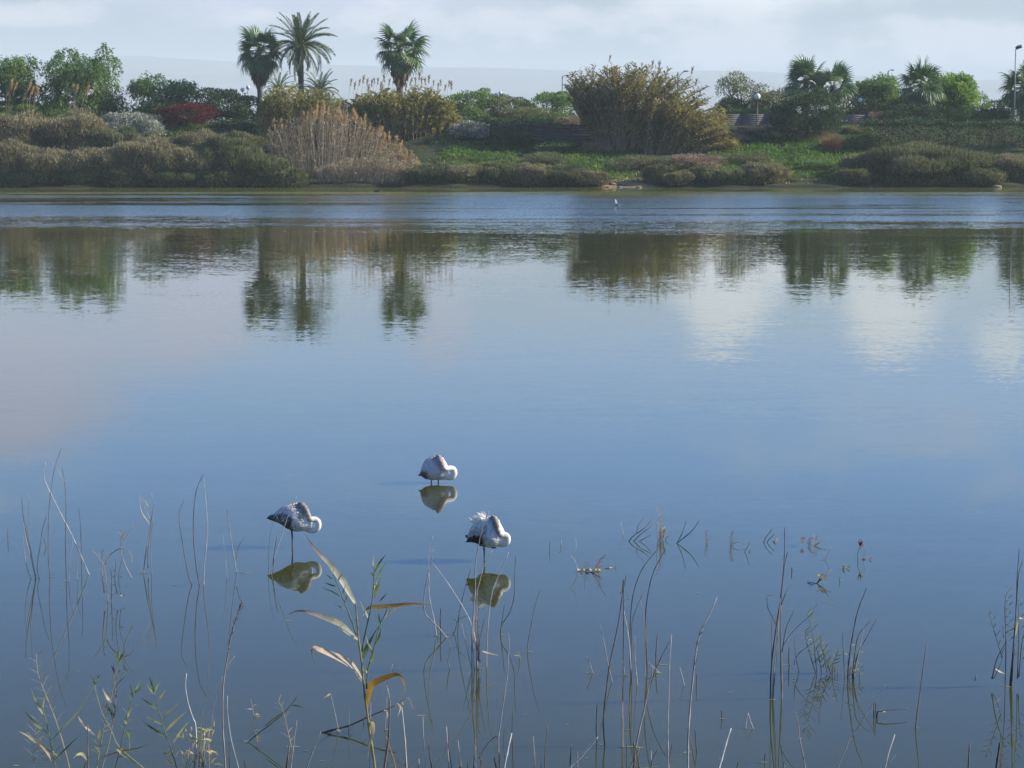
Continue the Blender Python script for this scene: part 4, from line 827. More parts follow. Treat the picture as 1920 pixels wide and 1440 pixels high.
# ------------------------------------------------------------------ stones at the bare earth
M_STONE = plain_mat('pale_stone', [(0.0, (0.13, 0.10, 0.075)), (1.0, (0.30, 0.25, 0.19))], 0.9, 3.0, 4.0)
STONES = [(1140, 346, 12, 'flat stone at the left foot of the bare earth'), (1162, 347.5, 14, 'largest pale stone at the water below the bare earth'), (1198, 347, 14, 'pale stone at the right foot of the bare earth'), (1148, 330, 20, 'dark ledge stone in the middle of the bare earth'), (1165, 333, 16, 'broken stone beside the ledge in the bare earth'), (1633, 346, 10, 'small stone at the water below the huge dome shrub'), (1868, 349, 26, 'pale low rock in the water near the right edge')]
for (px, py, w_, lab) in STONES:
    Y = 183.0 if py < 345 else 181.6; a = at(px, py, Y); s = w_ / ppm(Y) / 2 * 0.8; mb = MB(); sphere(mb, (0, 0, 0), 1.0, 9, 6)
    V = mb.V[0]; V = V * (1 + 0.28 * np.array([[mnoise.noise(Vector(v.tolist()) * 1.3 + Vector((px, 0, 0)))] for v in V])); mb.V[0] = V * [s, s * 0.8, s * 0.30]
    o = mb.build('stone', M_STONE); o.location = (a.x, Y, max(zt(a.x, Y), 0.0) + s * 0.12); tag(o, lab, 'stone', 'stones at the far waterline')

# ------------------------------------------------------------------ flamingos
def feather_mat(name, stops): return leaf_mat(name, stops, 0.10, 0.75, 14.0, 0.10, 0.2)
M_PLUM1 = feather_mat('grey_plumage', [(0.0, (0.025, 0.020, 0.018)), (0.30, (0.13, 0.105, 0.09)), (0.55, (0.40, 0.35, 0.31)), (0.80, (0.78, 0.75, 0.72)), (1.0, (0.88, 0.87, 0.85))])
M_PLUM2 = feather_mat('pinkish_plumage', [(0.0, (0.035, 0.025, 0.024)), (0.30, (0.30, 0.17, 0.16)), (0.55, (0.52, 0.40, 0.38)), (0.80, (0.82, 0.74, 0.72)), (1.0, (0.88, 0.85, 0.83))])
M_LEG = plain_mat('grey_leg', [(0.0, (0.05, 0.045, 0.045)), (1.0, (0.17, 0.15, 0.15))], 0.6, 12.0)
M_BILL = plain_mat('grey_bill', [(0.0, (0.05, 0.045, 0.05)), (1.0, (0.16, 0.14, 0.14))], 0.5, 20.0)
def flamingo(label, crop, foot, body, neck, legs, mat, dark, neck_tint, fluff=0, foot_tuck=None, tail_tint=0.08):
    """crop = (x0, y0, scale) of the picture detail the outline was read from; body rows = (x, centre, half height), neck rows = (x, y, radius, depth)"""
    x0, y0, sc = crop; f = onwater(x0 + foot[0] / sc, y0 + foot[1] / sc); Y = f.y; k = 1.0 / sc / ppm(Y)
    root = empty('flamingo', f); tag(root, label, 'flamingo', 'flamingos resting in the shallow water')
    def loc(x, y, dy=0.0):
        p = at(x0 + x / sc, y0 + y / sc, Y); return np.array([p.x - f.x, dy, p.z])
    C = np.array([loc(b[0], b[1]) for b in body]); R = np.array([b[2] * k * 1.05 for b in body])
    bm = MB(); th = np.linspace(0, 2 * np.pi, 20, endpoint=False); W = R * 0.86
    Cs = smooth_line(C, 4); t0 = np.linspace(0, 1, len(C)); Rs = np.maximum(np.interp(np.linspace(0, 1, len(Cs)), t0, R), 0.008)
    Rs = smooth_line(np.stack([R, R, R], 1), 4)[:, 0]; Rs = np.maximum(Rs, 0.006); Ws = Rs * 0.86
    V = np.stack([np.broadcast_to(Cs[:, 0:1], (len(Cs), 20)), Ws[:, None] * np.cos(th)[None], Cs[:, 2:3] + Rs[:, None] * np.sin(th)[None]], -1)
    n = len(Cs); i = np.arange(n - 1)[:, None] * 20; j = np.arange(20)[None, :]; j2 = (j + 1) % 20
    Q = np.stack([i + j, i + j2, i + 20 + j2, i + 20 + j], -1).reshape(-1, 4); Vf = np.vstack([V.reshape(-1, 3), Cs[0] - [0.01, 0, 0], Cs[-1] + [0.01, 0, 0]]); a = n * 20
    T = [[a, (q + 1) % 20, q] for q in range(20)] + [[a + 1, (n - 1) * 20 + q, (n - 1) * 20 + (q + 1) % 20] for q in range(20)]
    bm.add(Vf, T, Q)
    N = np.array([loc(p[0], p[1], p[3]) for p in neck]); NR = np.array([p[2] * k * 1.22 for p in neck]); Ns = smooth_line(N, 5); NRs = smooth_line(np.stack([NR] * 3, 1), 5)[:, 0]
    bm.tube(Ns, NRs, 12); sphere(bm, Ns[-1], NRs[-1] * 0.98, 10, 7)
    me = bm.mesh('flamingo_shape'); tmp = bpy.data.objects.new('tmp', me); COL.objects.link(tmp)
    rm = tmp.modifiers.new('r', 'REMESH'); rm.mode = 'VOXEL'; rm.voxel_size = 0.0085; sm = tmp.modifiers.new('s', 'SMOOTH'); sm.factor = 0.5; sm.iterations = 2
    dg = bpy.context.evaluated_depsgraph_get(); me2 = bpy.data.meshes.new_from_object(tmp.evaluated_get(dg)); me2.name = 'body'; bpy.data.objects.remove(tmp)
    me2.materials.clear()
    co = np.zeros(len(me2.vertices) * 3, dtype=np.float32); me2.vertices.foreach_get('co', co); co = co.reshape(-1, 3)
    dist = np.linalg.norm(co[:, None, :] - Ns[None], axis=2); kk = dist.argmin(1); isn = dist[np.arange(len(co)), kk] < NRs[kk] * 1.12
    along = kk / len(Ns); nt = np.interp(along, [0, 0.25, 0.5, 0.7, 1.0], neck_tint)
    mott = np.array([mnoise.noise(Vector(c.tolist()) * 38) for c in co]) * 0.20 + np.array([mnoise.noise(Vector(c.tolist()) * 14) for c in co]) * 0.14
    t = np.where(isn, nt, 0.92) + mott
    at_ = me2.attributes.get('tint') or me2.attributes.new('tint', 'FLOAT', 'POINT'); at_.data.foreach_set('value', np.clip(t, 0, 1).astype(np.float32))
    me2.polygons.foreach_set('use_smooth', np.ones(len(me2.polygons), dtype=bool)); link('body', me2, mat, root)
    # plumage: overlapping feathers on both flanks, a wing each side
    xs = Cs[:, 0]
    def surf(x, ang, lift=0.004):
        c = np.interp(x, xs, Cs[:, 2]); r = np.interp(x, xs, Rs); return np.stack([x, (r * 0.86 + lift) * np.cos(ang), c + (r + lift) * np.sin(ang)], 1)
    for sgn in (-1, 1):
        fb = MB(); m = 640; u = RNG.random(m); ang = math.radians(-50) + math.radians(136) * RNG.random(m)
        order = np.argsort(-u); u = u[order]; ang = ang[order]
        x = xs[1] + (xs[-1] - xs[1]) * (0.10 + 0.78 * u)
        aa = np.where(sgn < 0, np.pi - ang, ang); P = surf(x, aa); P2 = surf(x - 0.02, aa - 0.10 * (1 if sgn > 0 else -1))
        D = (P2 - P); D /= np.linalg.norm(D, axis=1)[:, None]; c = np.stack([x, np.zeros(m), np.interp(x, xs, Cs[:, 2])], 1); Nn = P - c; Nn /= np.linalg.norm(Nn, axis=1)[:, None]
        tt = np.clip(dark(u, np.degrees(ang)) + RNG.normal(size=m) * 0.10, 0, 1)
        L = (0.045 + 0.05 * (1 - u)) * (0.8 + 0.4 * RNG.random(m)); w_ = 0.012 + 0.008 * RNG.random(m)
        S = np.cross(Nn, D)
        A = P - Nn * 0.004; B = P + D * (L * 0.55)[:, None] + Nn * (0.006 + 0.008 * RNG.random(m))[:, None]; E = P + D * L[:, None] - Nn * 0.001
        V = np.stack([A, B + S * w_[:, None], E, B - S * w_[:, None]], 1).reshape(-1, 3); fb.add(V, Q=np.arange(m * 4).reshape(m, 4), tint=np.repeat(tt, 4))
        fb.build('wing', mat, root)
    tb = MB()
    for q in range(9):
        a0 = (q - 4) / 4.0; p = Cs[1] + np.array([0.05, a0 * 0.03, a0 * 0.015 - 0.004 * q]); d = np.array([-1.0, a0 * 0.25, 0.0]); d /= np.linalg.norm(d)
        ax = Cs[0] - Cs[3]; ax[1] = 0; ax /= np.linalg.norm(ax); d = ax + np.array([0, a0 * 0.22, 0.05 * a0])
        tb.blade(np.array([p, p + d * 0.05, p + d * 0.085]), [0.010, 0.016, 0.004], (0, 1, 0.5), tail_tint + 0.1 * RNG.random(), 0.2)
    tb.build('tail', mat, root)
    if fluff:
        fb = MB(); x = xs[0] + (xs[-1] - xs[0]) * (0.20 + 0.35 * RNG.random(fluff)); ang = math.radians(55) + math.radians(70) * RNG.random(fluff); P = surf(x, ang, -0.01); D = np.stack([-0.75 + RNG.normal(size=fluff) * 0.2, RNG.normal(size=fluff) * 0.25, 0.65 + RNG.normal(size=fluff) * 0.2], 1)
        fb.leaves(P, D, 0.080 + 0.045 * RNG.random(fluff), 0.018, np.clip(0.95 + RNG.normal(size=fluff) * 0.04, 0, 1)); fb.build('ruffled_feathers', mat, root)
    hd = Ns[-1]; b1 = hd + np.array([-0.055, 0.005, -0.015]); b2 = hd + np.array([-0.085, 0.01, -0.05])
    bb = MB(); bb.tube(smooth_line([hd, b1, b2], 3), np.linspace(NRs[-1] * 0.62, 0.008, 7), 8); bb.build('bill', M_BILL, root, True)
    for (lx, ly, wx, wy) in legs:
        top = loc(lx, ly - 30, 0.0); w0 = loc(wx, wy, 0.0); w0[2] = 0.0
        lb = MB(); P = smooth_line([top, (top * 0.45 + w0 * 0.55) + np.array([0.004, 0, 0]), w0, w0 + np.array([0.0, 0.0, -0.35])], 4)
        lb.tube(P, np.interp(np.linspace(0, 1, len(P)), [0, 0.3, 0.45, 0.5, 0.55, 1], [0.013, 0.010, 0.0095, 0.011, 0.009, 0.009]), 8); lb.build('leg', M_LEG, root, True)
    if foot_tuck:
        c = loc(*foot_tuck); fb = MB(); 
        for dx in (-0.012, 0.0, 0.014): fb.blade(np.array([c + [dx, 0, 0.035], c + [dx * 1.5 + 0.006, -0.01, 0.0], c + [dx * 2 + 0.012, -0.01, -0.008]]), [0.008, 0.010, 0.003], (1, 0.4, 0), 0.3)
        fb.build('tucked_foot', M_LEG, root)
    return root
# bird on the left, brown winged
flamingo('brown winged flamingo standing on one leg, tail to the left', (480, 920, 7.2), (490, 760),
    [(186, 352, 6), (215, 356, 26), (270, 355, 52), (340, 347, 98), (430, 356, 148), (520, 366, 180), (600, 370, 174), (670, 390, 146), (715, 415, 110), (748, 430, 55)],
    [(670, 480, 60, -0.01), (725, 528, 34, -0.02), (790, 528, 36, -0.03), (838, 490, 35, -0.04), (848, 432, 33, -0.045), (825, 388, 32, -0.05), (785, 374, 32, -0.06), (745, 368, 31, -0.085), (722, 335, 32, -0.10), (704, 290, 33, -0.11), (682, 243, 34, -0.10), (652, 206, 37, -0.075), (615, 190, 40, -0.05), (585, 198, 34, -0.03)],
    [(482, 560, 490, 760)], M_PLUM1, lambda u, a: np.where((a < 26 + 60 * (0.50 - u)) & (u < 0.66), 0.18 + 0.46 * np.sin(u * 34 + a * 0.05) ** 2, np.where(u > 0.72, 0.78, 0.90)) , [0.76, 0.90, 0.80, 0.50, 0.42], tail_tint=0.10)
flamingo('pale pinkish flamingo standing on two legs, farthest from the shore', (770, 840, 11.08), (500, 722),
    [(200, 505, 18), (222, 496, 62), (280, 458, 142), (350, 442, 196), (430, 430, 224), (520, 422, 236), (600, 426, 232), (680, 446, 206), (740, 478, 168), (780, 505, 105)],
    [(690, 550, 85, -0.02), (780, 602, 52, -0.03), (868, 580, 58, -0.04), (903, 500, 58, -0.05), (878, 425, 54, -0.06), (810, 402, 50, -0.09), (735, 396, 50, -0.13), (680, 345, 50, -0.17), (640, 270, 51, -0.165), (604, 205, 54, -0.13), (572, 172, 50, -0.09), (545, 190, 36, -0.06)],
    [(425, 660, 428, 722), (570, 660, 573, 722)], M_PLUM2, lambda u, a: np.where((a < 10) & (u < 0.30), 0.40, 0.84), [0.82, 0.96, 0.86, 0.50, 0.40], tail_tint=0.1)
flamingo('flamingo with ruffled white back feathers standing on one leg', (850, 940, 6.857), (395, 760),
    [(182, 455, 10), (200, 458, 48), (240, 428, 86), (300, 402, 130), (370, 400, 174), (450, 396, 192), (520, 397, 188), (580, 415, 158), (630, 448, 120), (662, 465, 65)],
    [(590, 510, 65, -0.02), (645, 540, 38, -0.03), (690, 508, 36, -0.05), (696, 452, 34, -0.06), (668, 418, 33, -0.075), (620, 408, 33, -0.10), (586, 378, 33, -0.13), (566, 315, 33, -0.145), (550, 255, 34, -0.12), (530, 215, 36, -0.08), (500, 208, 30, -0.05)],
    [(390, 590, 398, 760)], M_PLUM1, lambda u, a: np.where((a < 0) & (u < 0.50), 0.20, np.where((a < 40) & (u < 0.6), 0.66, 0.90)), [0.80, 0.90, 0.80, 0.50, 0.44], fluff=70, foot_tuck=(512, 590, -0.05), tail_tint=0.10)

# ------------------------------------------------------------------ small far birds
M_WHITE = plain_mat('white_feathers', [(0.0, (0.72, 0.72, 0.72)), (1.0, (0.85, 0.85, 0.85))], 0.7, 10.0)
M_GREYF = plain_mat('grey_feathers', [(0.0, (0.30, 0.32, 0.35)), (1.0, (0.45, 0.47, 0.50))], 0.7, 10.0)
M_BLACKF = plain_mat('black_feathers', [(0.0, (0.015, 0.015, 0.018)), (1.0, (0.035, 0.035, 0.04))], 0.6, 10.0)
M_BEAK = plain_mat('orange_beak', [(0.0, (0.45, 0.16, 0.05)), (1.0, (0.55, 0.22, 0.07))], 0.5, 10.0)
def water_bird(px, py, name, label, cat, s, yaw, m_body, m_wing, m_beak):
    f = onwater(px, py); root = empty(name, f); root.rotation_euler.z = yaw; tag(root, label, cat)
    mb = MB(); P = smooth_line([[-0.26, 0, 0.10], [-0.15, 0, 0.085], [0.0, 0, 0.08], [0.12, 0, 0.10], [0.17, 0, 0.19], [0.18, 0, 0.27], [0.205, 0, 0.315], [0.235, 0, 0.31]], 4) * s
    R = smooth_line(np.stack([np.array([0.015, 0.06, 0.105, 0.085, 0.048, 0.042, 0.050, 0.02])] * 3, 1), 4)[:, 0] * s; mb.tube(P, R, 12); mb.build('body', m_body, root, True)
    for sg in (-1, 1):
        wb = MB(); wb.blade(np.array([[0.08, sg * 0.085, 0.11], [-0.08, sg * 0.105, 0.115], [-0.22, sg * 0.06, 0.13], [-0.33, sg * 0.01, 0.15]]) * s, np.array([0.03, 0.06, 0.045, 0.008]) * s, (0, 0.3 * sg, 1), 0.5, 0.2); wb.build('wing', m_wing, root)
    bb = MB(); bb.tube(np.array([[0.235, 0, 0.312], [0.265, 0, 0.305], [0.29, 0, 0.295]]) * s, np.array([0.014, 0.010, 0.003]) * s, 6); bb.build('beak', m_beak, root)
water_bird(1157, 387, 'gull', 'white gull floating on the ruffled water', 'gull', 1.15, math.radians(115), M_WHITE, M_GREYF, M_BEAK)
water_bird(706, 360, 'coot', 'tiny dark coot swimming close to the dry reeds', 'coot', 0.75, math.radians(170), M_BLACKF, M_BLACKF, M_WHITE)
# ================================================================== stalks and reeds in the near water
M_GREY = leaf_mat('bleached_stalk', [(0.0, (0.11, 0.095, 0.085)), (0.5, (0.34, 0.30, 0.27)), (1.0, (0.66, 0.62, 0.57))], 0.0, 0.6, 9.0, 0.45)
M_BROWN = leaf_mat('brown_stalk', [(0.0, (0.030, 0.024, 0.020)), (0.5, (0.085, 0.065, 0.050)), (1.0, (0.24, 0.19, 0.15))], 0.0, 0.6, 9.0, 0.40)
M_STRAW = leaf_mat('straw_leaf', [(0.0, (0.26, 0.18, 0.10)), (0.5, (0.50, 0.39, 0.25)), (1.0, (0.72, 0.63, 0.48))], 0.3, 0.6, 12.0, 0.25)
M_GREEN = leaf_mat('reed_green', [(0.0, (0.045, 0.075, 0.038)), (0.5, (0.125, 0.180, 0.080)), (1.0, (0.34, 0.40, 0.17))], 0.35, 0.45, 10.0, 0.25, 0.5)
M_OLIVE = leaf_mat('reed_olive', [(0.0, (0.13, 0.13, 0.060)), (0.5, (0.34, 0.33, 0.17)), (1.0, (0.60, 0.56, 0.34))], 0.35, 0.5, 12.0, 0.30, 0.5)
M_RUSTLEAF = leaf_mat('rusty_leaf', [(0.0, (0.16, 0.085, 0.030)), (0.5, (0.40, 0.22, 0.050)), (1.0, (0.55, 0.40, 0.14))], 0.4, 0.5, 12.0, 0.35)
M_PURPLE = leaf_mat('dark_seed_head', [(0.0, (0.040, 0.024, 0.024)), (0.5, (0.115, 0.070, 0.065)), (1.0, (0.30, 0.21, 0.18))], 0.2, 0.8)
M_FLOAT = leaf_mat('floating_leaf', [(0.0, (0.17, 0.17, 0.050)), (0.5, (0.36, 0.33, 0.12)), (1.0, (0.52, 0.48, 0.26))], 0.15, 0.5, 20.0, 0.2)
CROPS = {'A': (0, 840, 4.0), 'B': (0, 1140, 4.8), 'C': (380, 1140, 4.8), 'D': (540, 1020, 3.4286), 'E': (760, 1000, 4.8), 'F': (760, 1200, 4.8), 'G': (1000, 930, 4.8), 'H': (1000, 1170, 4.8), 'I': (1380, 930, 6.0), 'J': (1380, 1130, 4.644), 'K': (1640, 1000, 3.2714), 'P': (0, 0, 1.0)}
def cv(c, pts):
    x0, y0, s = CROPS[c]; return [(x0 + p[0] / s, y0 + p[1] / s) for p in pts]
def line3(pix, Y, amp=0.10, dy0=0.0):
    """pixel outline -> a line in space around the distance Y, drifting a little nearer or farther as real stalks do"""
    n = len(pix); a = RNG.normal() * amp; out = []
    for i, (px, py) in enumerate(pix):
        f = i / max(1, n - 1); out.append(np.array(at(px, py, Y + dy0 + a * f * f)))
    return out
def base_Y(pix, foot=None):
    b = pix[0]
    if foot is not None: return onwater(b[0], foot).y
    return onwater(*b).y
def stalk_mb(P, r0, r1=None, tint=0.5, sides=6, under=True, nodes=True):
    P = smooth_line(P, 4); 
    if under: P = np.vstack([P[0] + (P[0] - P[1]) / (np.linalg.norm(P[0] - P[1]) + 1e-6) * 0.03 + np.array([0, 0, -0.25]), P])
    n = len(P); R = np.linspace(r0, r0 * 0.45 if r1 is None else r1, n)
    if nodes: R = R * (1 + 0.38 * (np.arange(n) % 4 == 0))
    mb = MB(); mb.tube(P, R, sides, True, np.clip(tint + 0.12 * np.sin(np.arange(1) * 0), 0, 1)); return mb
def place(mb, name, mat, origin, parent=None):
    mb.V = [v - np.array(origin, dtype=np.float32) for v in mb.V]; o = mb.build(name, mat, parent)
    if parent is None: o.location = origin
    return o
N_STALK = []
def stalk(c, pts, label, w=2.2, mat=None, foot=None, group=None, tint=None, cat='reed stalk', name='dead_stalk', scrap=True, head=None):
    pix = cv(c, pts); Y = base_Y(pix, foot); P = line3(pix, Y)
    if foot is not None: P = [np.array([P[0][0] + (P[0][0] - P[1][0]) * 0.2, Y, 0.0])] + P
    r = w * 0.84 / 2 / ppm(Y); tint = 0.35 + 0.4 * RNG.random() if tint is None else tint
    mat = mat or (M_GREY if RNG.random() < 0.45 else M_BROWN); org = P[0].copy(); org[2] = 0
    mb = stalk_mb(P, r, tint=tint)
    if head:
        root = empty(name, org); tag(root, label, cat, group); place(mb, 'stem', mat, org, root); seed_head(root, org, P, head, Y)
    else: tag(place(mb, name, mat, org), label, cat, group)
    if scrap and foot is None: N_STALK.append((org, Y))
def seed_head(root, org, P, span, Y, mat=None):
    """dark tassel along part of a stem"""
    S = smooth_line(P, 6); n = len(S); a, b = int(span[0] * (n - 1)), int(span[1] * (n - 1)); seg = S[a:b + 1]; m = 60
    f = RNG.random(m) * (len(seg) - 1); i = f.astype(int).clip(0, len(seg) - 2); Q = seg[i] + (seg[i + 1] - seg[i]) * (f - i)[:, None]; T = seg[i + 1] - seg[i]; T /= np.linalg.norm(T, axis=1)[:, None]
    mb = MB(); mb.spikes(Q - org, T * 1.2 + RNG.normal(size=(m, 3)) * 0.35, 0.03 + 0.035 * RNG.random(m), 0.008, np.clip(0.45 + RNG.normal(size=m) * 0.25, 0, 1)); mb.build('seed_head', mat or M_PURPLE, root)
M_BIGLEAF = leaf_mat('withering_leaf', [(0.0, (0.10, 0.052, 0.035)), (0.22, (0.30, 0.19, 0.12)), (0.45, (0.46, 0.40, 0.29)), (0.65, (0.30, 0.31, 0.20)), (0.85, (0.46, 0.46, 0.33)), (1.0, (0.64, 0.62, 0.50))], 0.18, 0.5, 22.0, 0.22, 0.5)
M_BIGDRY = leaf_mat('dry_broad_leaf', [(0.0, (0.10, 0.052, 0.035)), (0.3, (0.34, 0.20, 0.13)), (0.6, (0.56, 0.40, 0.28)), (1.0, (0.74, 0.62, 0.48))], 0.3, 0.6, 22.0, 0.25, 0.4)
def leaf_part(root, org, pix, Y, w, mat, tint=0.5, twist=0.4, fold=0.25, prof=None, amp=0.12):
    # the blade is turned so that its upper face shows, as leaves hold themselves to the light
    twist = (0.72 if pix[-1][0] >= pix[0][0] else -0.72) + 0.35 * twist; w = w * (0.85 if w < 10 else 0.98)
    P = smooth_line(line3(pix, Y, amp), 5); n = len(P); f = np.linspace(0, 1, n)
    W = (w / 2 / ppm(Y)) * (np.interp(f, [0, 0.08, 0.30, 0.55, 0.8, 1], [0.30, 0.55, 1.0, 0.75, 0.32, 0.02]) if prof is None else np.interp(f, prof[0], prof[1]))
    T = np.gradient(P, axis=0); T /= np.linalg.norm(T, axis=1)[:, None] + 1e-9
    side = np.stack([-T[:, 2], np.zeros(n), T[:, 0]], 1) * math.cos(twist) + np.array([0, 1.0, 0]) * math.sin(twist)
    tt = np.clip(tint + 0.15 * np.sin(f * 7), 0, 1)
    if w >= 12 and mat in (M_OLIVE, M_STRAW):
        mat = M_BIGLEAF if mat is M_OLIVE else M_BIGDRY; tt = np.interp(f, [0, 0.3, 0.5, 0.75, 1], [0.85, 0.75, 0.72, 0.30, 0.05])
    mb = MB(); mb.blade(P - org, W, side, tt, fold); return mb.build('leaf', mat, root)
def reed(label, stems, leaves=(), feather=(), foot=None, cat='reed', name='leafy_reed', group=None, heads=()):
    """a plant of one or more stems: stems (crop, pts, width, mat), leaves (crop, pts, width, mat), feather (crop, stem pts, n, length px, mat)"""
    c, pts = stems[0][0], stems[0][1]; pix = cv(c, pts); Y = base_Y(pix, foot); b = onwater(pix[0][0], pix[0][1] if foot is None else foot); org = np.array([b.x, Y, 0.0])
    root = empty(name, org); tag(root, label, cat, group); Ps = []
    for (c, pts, w, mat) in stems:
        pp = cv(c, pts); P = line3(pp, Y, 0.10)
        if foot is not None and pp[0][1] > 1405: P = [np.array([P[0][0] + (P[0][0] - P[1][0]) * 0.1, Y, 0.0])] + P
        mb = stalk_mb(P, w * 0.84 / 2 / ppm(Y), tint=0.4 + 0.3 * RNG.random(), under=P[0][2] < 0.06); mb.V = [v - org.astype(np.float32) for v in mb.V]; mb.build('stem', mat, root); Ps.append(P)
    for (c, pts, w, mat) in leaves: leaf_part(root, org, cv(c, pts), Y, w, mat, 0.35 + 0.4 * RNG.random(), (RNG.random() - 0.5) * 1.3)
    for (c, pts, n, L, mat) in feather:
        P = smooth_line(line3(cv(c, pts), Y, 0.05), 6)
        for k in range(n):
            f = 0.12 + 0.86 * k / max(1, n - 1); i = f * (len(P) - 1); j = int(min(i, len(P) - 2)); q = P[j] + (P[j + 1] - P[j]) * (i - j); T = P[j + 1] - P[j]; T /= np.linalg.norm(T)
            sg = 1 if k % 2 else -1; S = np.array([-T[2], 0, T[0]]); l = L / ppm(Y) * (0.85 + 0.5 * RNG.random()) * (1 - 0.35 * f)
            d = T * 0.62 + S * sg * 0.75 + np.array([0, RNG.normal() * 0.35, 0]); d /= np.linalg.norm(d); e = q + d * l + np.array([0, 0, -0.08 * l])
            mb = MB(); W = 0.0042 + 0.002 * RNG.random(); side = S * 0.6 + np.array([0, 0.7, 0.2])
            mb.blade(np.array([q, q + d * l * 0.35, q + d * l * 0.7, e]) - org, [W * 0.5, W, W * 0.7, 0.001], side, np.clip(0.5 + RNG.normal() * 0.2, 0, 1), 0.2); mb.build('leaf', mat, root)
    for (i, span) in heads: seed_head(root, org, Ps[i], span, Y)
    if foot is None: N_STALK.append((org, Y))
    return root
G, B = M_GREY, M_BROWN
# --- far left stand
reed('loose clump of bleached reed stalks standing in the water at the far left', [('A', [(268, 980), (250, 880), (215, 650), (213, 560), (215, 340)], 2, G), ('A', [(250, 1020), (205, 900), (178, 760), (174, 660)], 2, G), ('A', [(262, 950), (230, 820), (195, 690), (176, 565)], 2.4, G), ('A', [(272, 990), (240, 830), (190, 590), (170, 480), (163, 365)], 2, B), ('A', [(352, 1085), (290, 960), (280, 880), (300, 740), (320, 600), (350, 510)], 2, B)], cat='reed clump', name='reed_clump')
stalk('A', [(375, 965), (362, 800), (365, 500), (385, 300), (410, 150), (460, 0)], 'tall thin upright dead stalk crossing the bent white one at the far left', 1.8, B)
stalk('A', [(668, 950), (560, 700), (480, 540), (360, 300), (328, 200), (340, 105)], 'long bleached stalk leaning left with a hooked tip, far left', 2.6, G, tint=0.85)
reed('thin dead stalk with one slanting side twig behind the hooked white stalk', [('A', [(497, 975), (490, 700), (495, 470), (485, 260), (465, 150)], 1.8, B), ('A', [(482, 255), (420, 150), (350, 35)], 1.4, G)], cat='reed stalk', name='dead_stalk')
stalk('A', [(612, 945), (605, 600), (588, 450)], 'faint short stalk just right of the hooked white stalk', 1.6, B)
stalk('A', [(515, 1000), (522, 860), (545, 700)], 'short grey stalk standing in front of the hooked white stalk', 2.0, G)
stalk('A', [(580, 985), (575, 800), (600, 720)], 'faint pale short stalk left of the straw tuft', 1.5, G)
stalk('A', [(60, 705), (58, 600)], 'tiny dark stub alone near the left edge of the water', 2.0, B)
stalk('A', [(350, 745), (322, 668)], 'tiny leaning twig among the far left stalks', 2.0, B)
reed('straw coloured tuft with one arched stem, left of the flamingos', [('A', [(835, 1155), (836, 1020), (832, 900)], 2.0, B), ('A', [(782, 1085), (762, 920), (766, 765)], 2.6, M_STRAW), ('A', [(808, 1120), (782, 900), (740, 820), (690, 768)], 2.0, M_STRAW), ('A', [(790, 870), (830, 800), (910, 752), (978, 792), (990, 870)], 2.4, M_STRAW), ('A', [(988, 975), (930, 860), (906, 760), (906, 660), (884, 628)], 2.2, G), ('A', [(905, 735), (950, 660), (1000, 588)], 1.6, M_STRAW), ('A', [(880, 1095), (862, 990), (870, 830)], 1.8, B), ('A', [(905, 1100), (890, 960), (930, 780)], 1.5, B)],
     [('A', [(908, 690), (930, 640), (955, 622)], 4, M_STRAW), ('A', [(912, 660), (935, 640), (960, 615)], 3, M_STRAW), ('A', [(880, 985), (905, 965), (915, 985)], 4, M_STRAW), ('A', [(895, 1095), (920, 1110), (950, 1100)], 4, M_STRAW)], [('A', [(790, 1080), (770, 900), (765, 770)], 9, 9, M_STRAW), ('A', [(835, 1150), (836, 1000), (850, 900)], 8, 10, M_DRYTWIG)], cat='reed clump', name='straw_tuft')
reed('pale forked reed stalks with thin side leaves, second stand from the left', [('A', [(1075, 940), (1100, 740), (1150, 450), (1155, 420), (1135, 338)], 2.2, G), ('A', [(1110, 900), (1110, 760), (1145, 480)], 2.0, B), ('A', [(1168, 1130), (1140, 960), (1130, 740), (1150, 520)], 2.0, G)], [('A', [(1130, 580), (1060, 470), (1045, 325)], 2.2, M_STRAW), ('A', [(1125, 530), (1090, 450), (1050, 365)], 2.0, M_STRAW), ('A', [(1115, 445), (1090, 400), (1058, 358)], 2.0, M_STRAW)], cat='reed clump', name='reed_clump')
stalk('A', [(1440, 1030), (1410, 940), (1375, 750), (1345, 550), (1350, 460), (1385, 388)], 'short dead stalk hooked to the right, left of a tall arched pair', 2.2, B)
stalk('A', [(1497, 1030), (1470, 880), (1450, 650), (1455, 450), (1475, 310), (1525, 195)], 'tall dark stalk arching right to touch its neighbour at the tip', 2.4, B)
stalk('A', [(1528, 1022), (1530, 900), (1550, 700), (1555, 560), (1535, 310), (1530, 230)], 'tall pale brown stalk under the tip of the arching dark one', 2.4, G)
reed('lean grey stalk with a thin twig on its right, before the brown winged flamingo', [('A', [(1775, 935), (1745, 760), (1720, 600), (1705, 500), (1710, 455)], 2.2, G), ('A', [(1770, 830), (1790, 740), (1835, 658)], 1.5, B)], cat='reed stalk', name='dead_stalk')
stalk('A', [(1702, 972), (1690, 830), (1668, 640)], 'faint thin stalk just left of the lean grey one with a twig', 1.5, G)
# --- stalks in front of the brown winged flamingo
stalk('P', [(509, 1076), (513, 1050), (530, 998), (543, 958), (556, 930)], 'long thin stalk crossing in front of the brown winged flamingo', 1.9, G)
stalk('P', [(511, 1078), (514, 1040), (519, 1006)], 'short rough stalk beside the one crossing the brown winged flamingo', 2.4, B)
stalk('P', [(504, 1072), (503, 1040), (507, 1000), (513, 976)], 'hair thin stalk below the tail of the brown winged flamingo', 1.0, B)
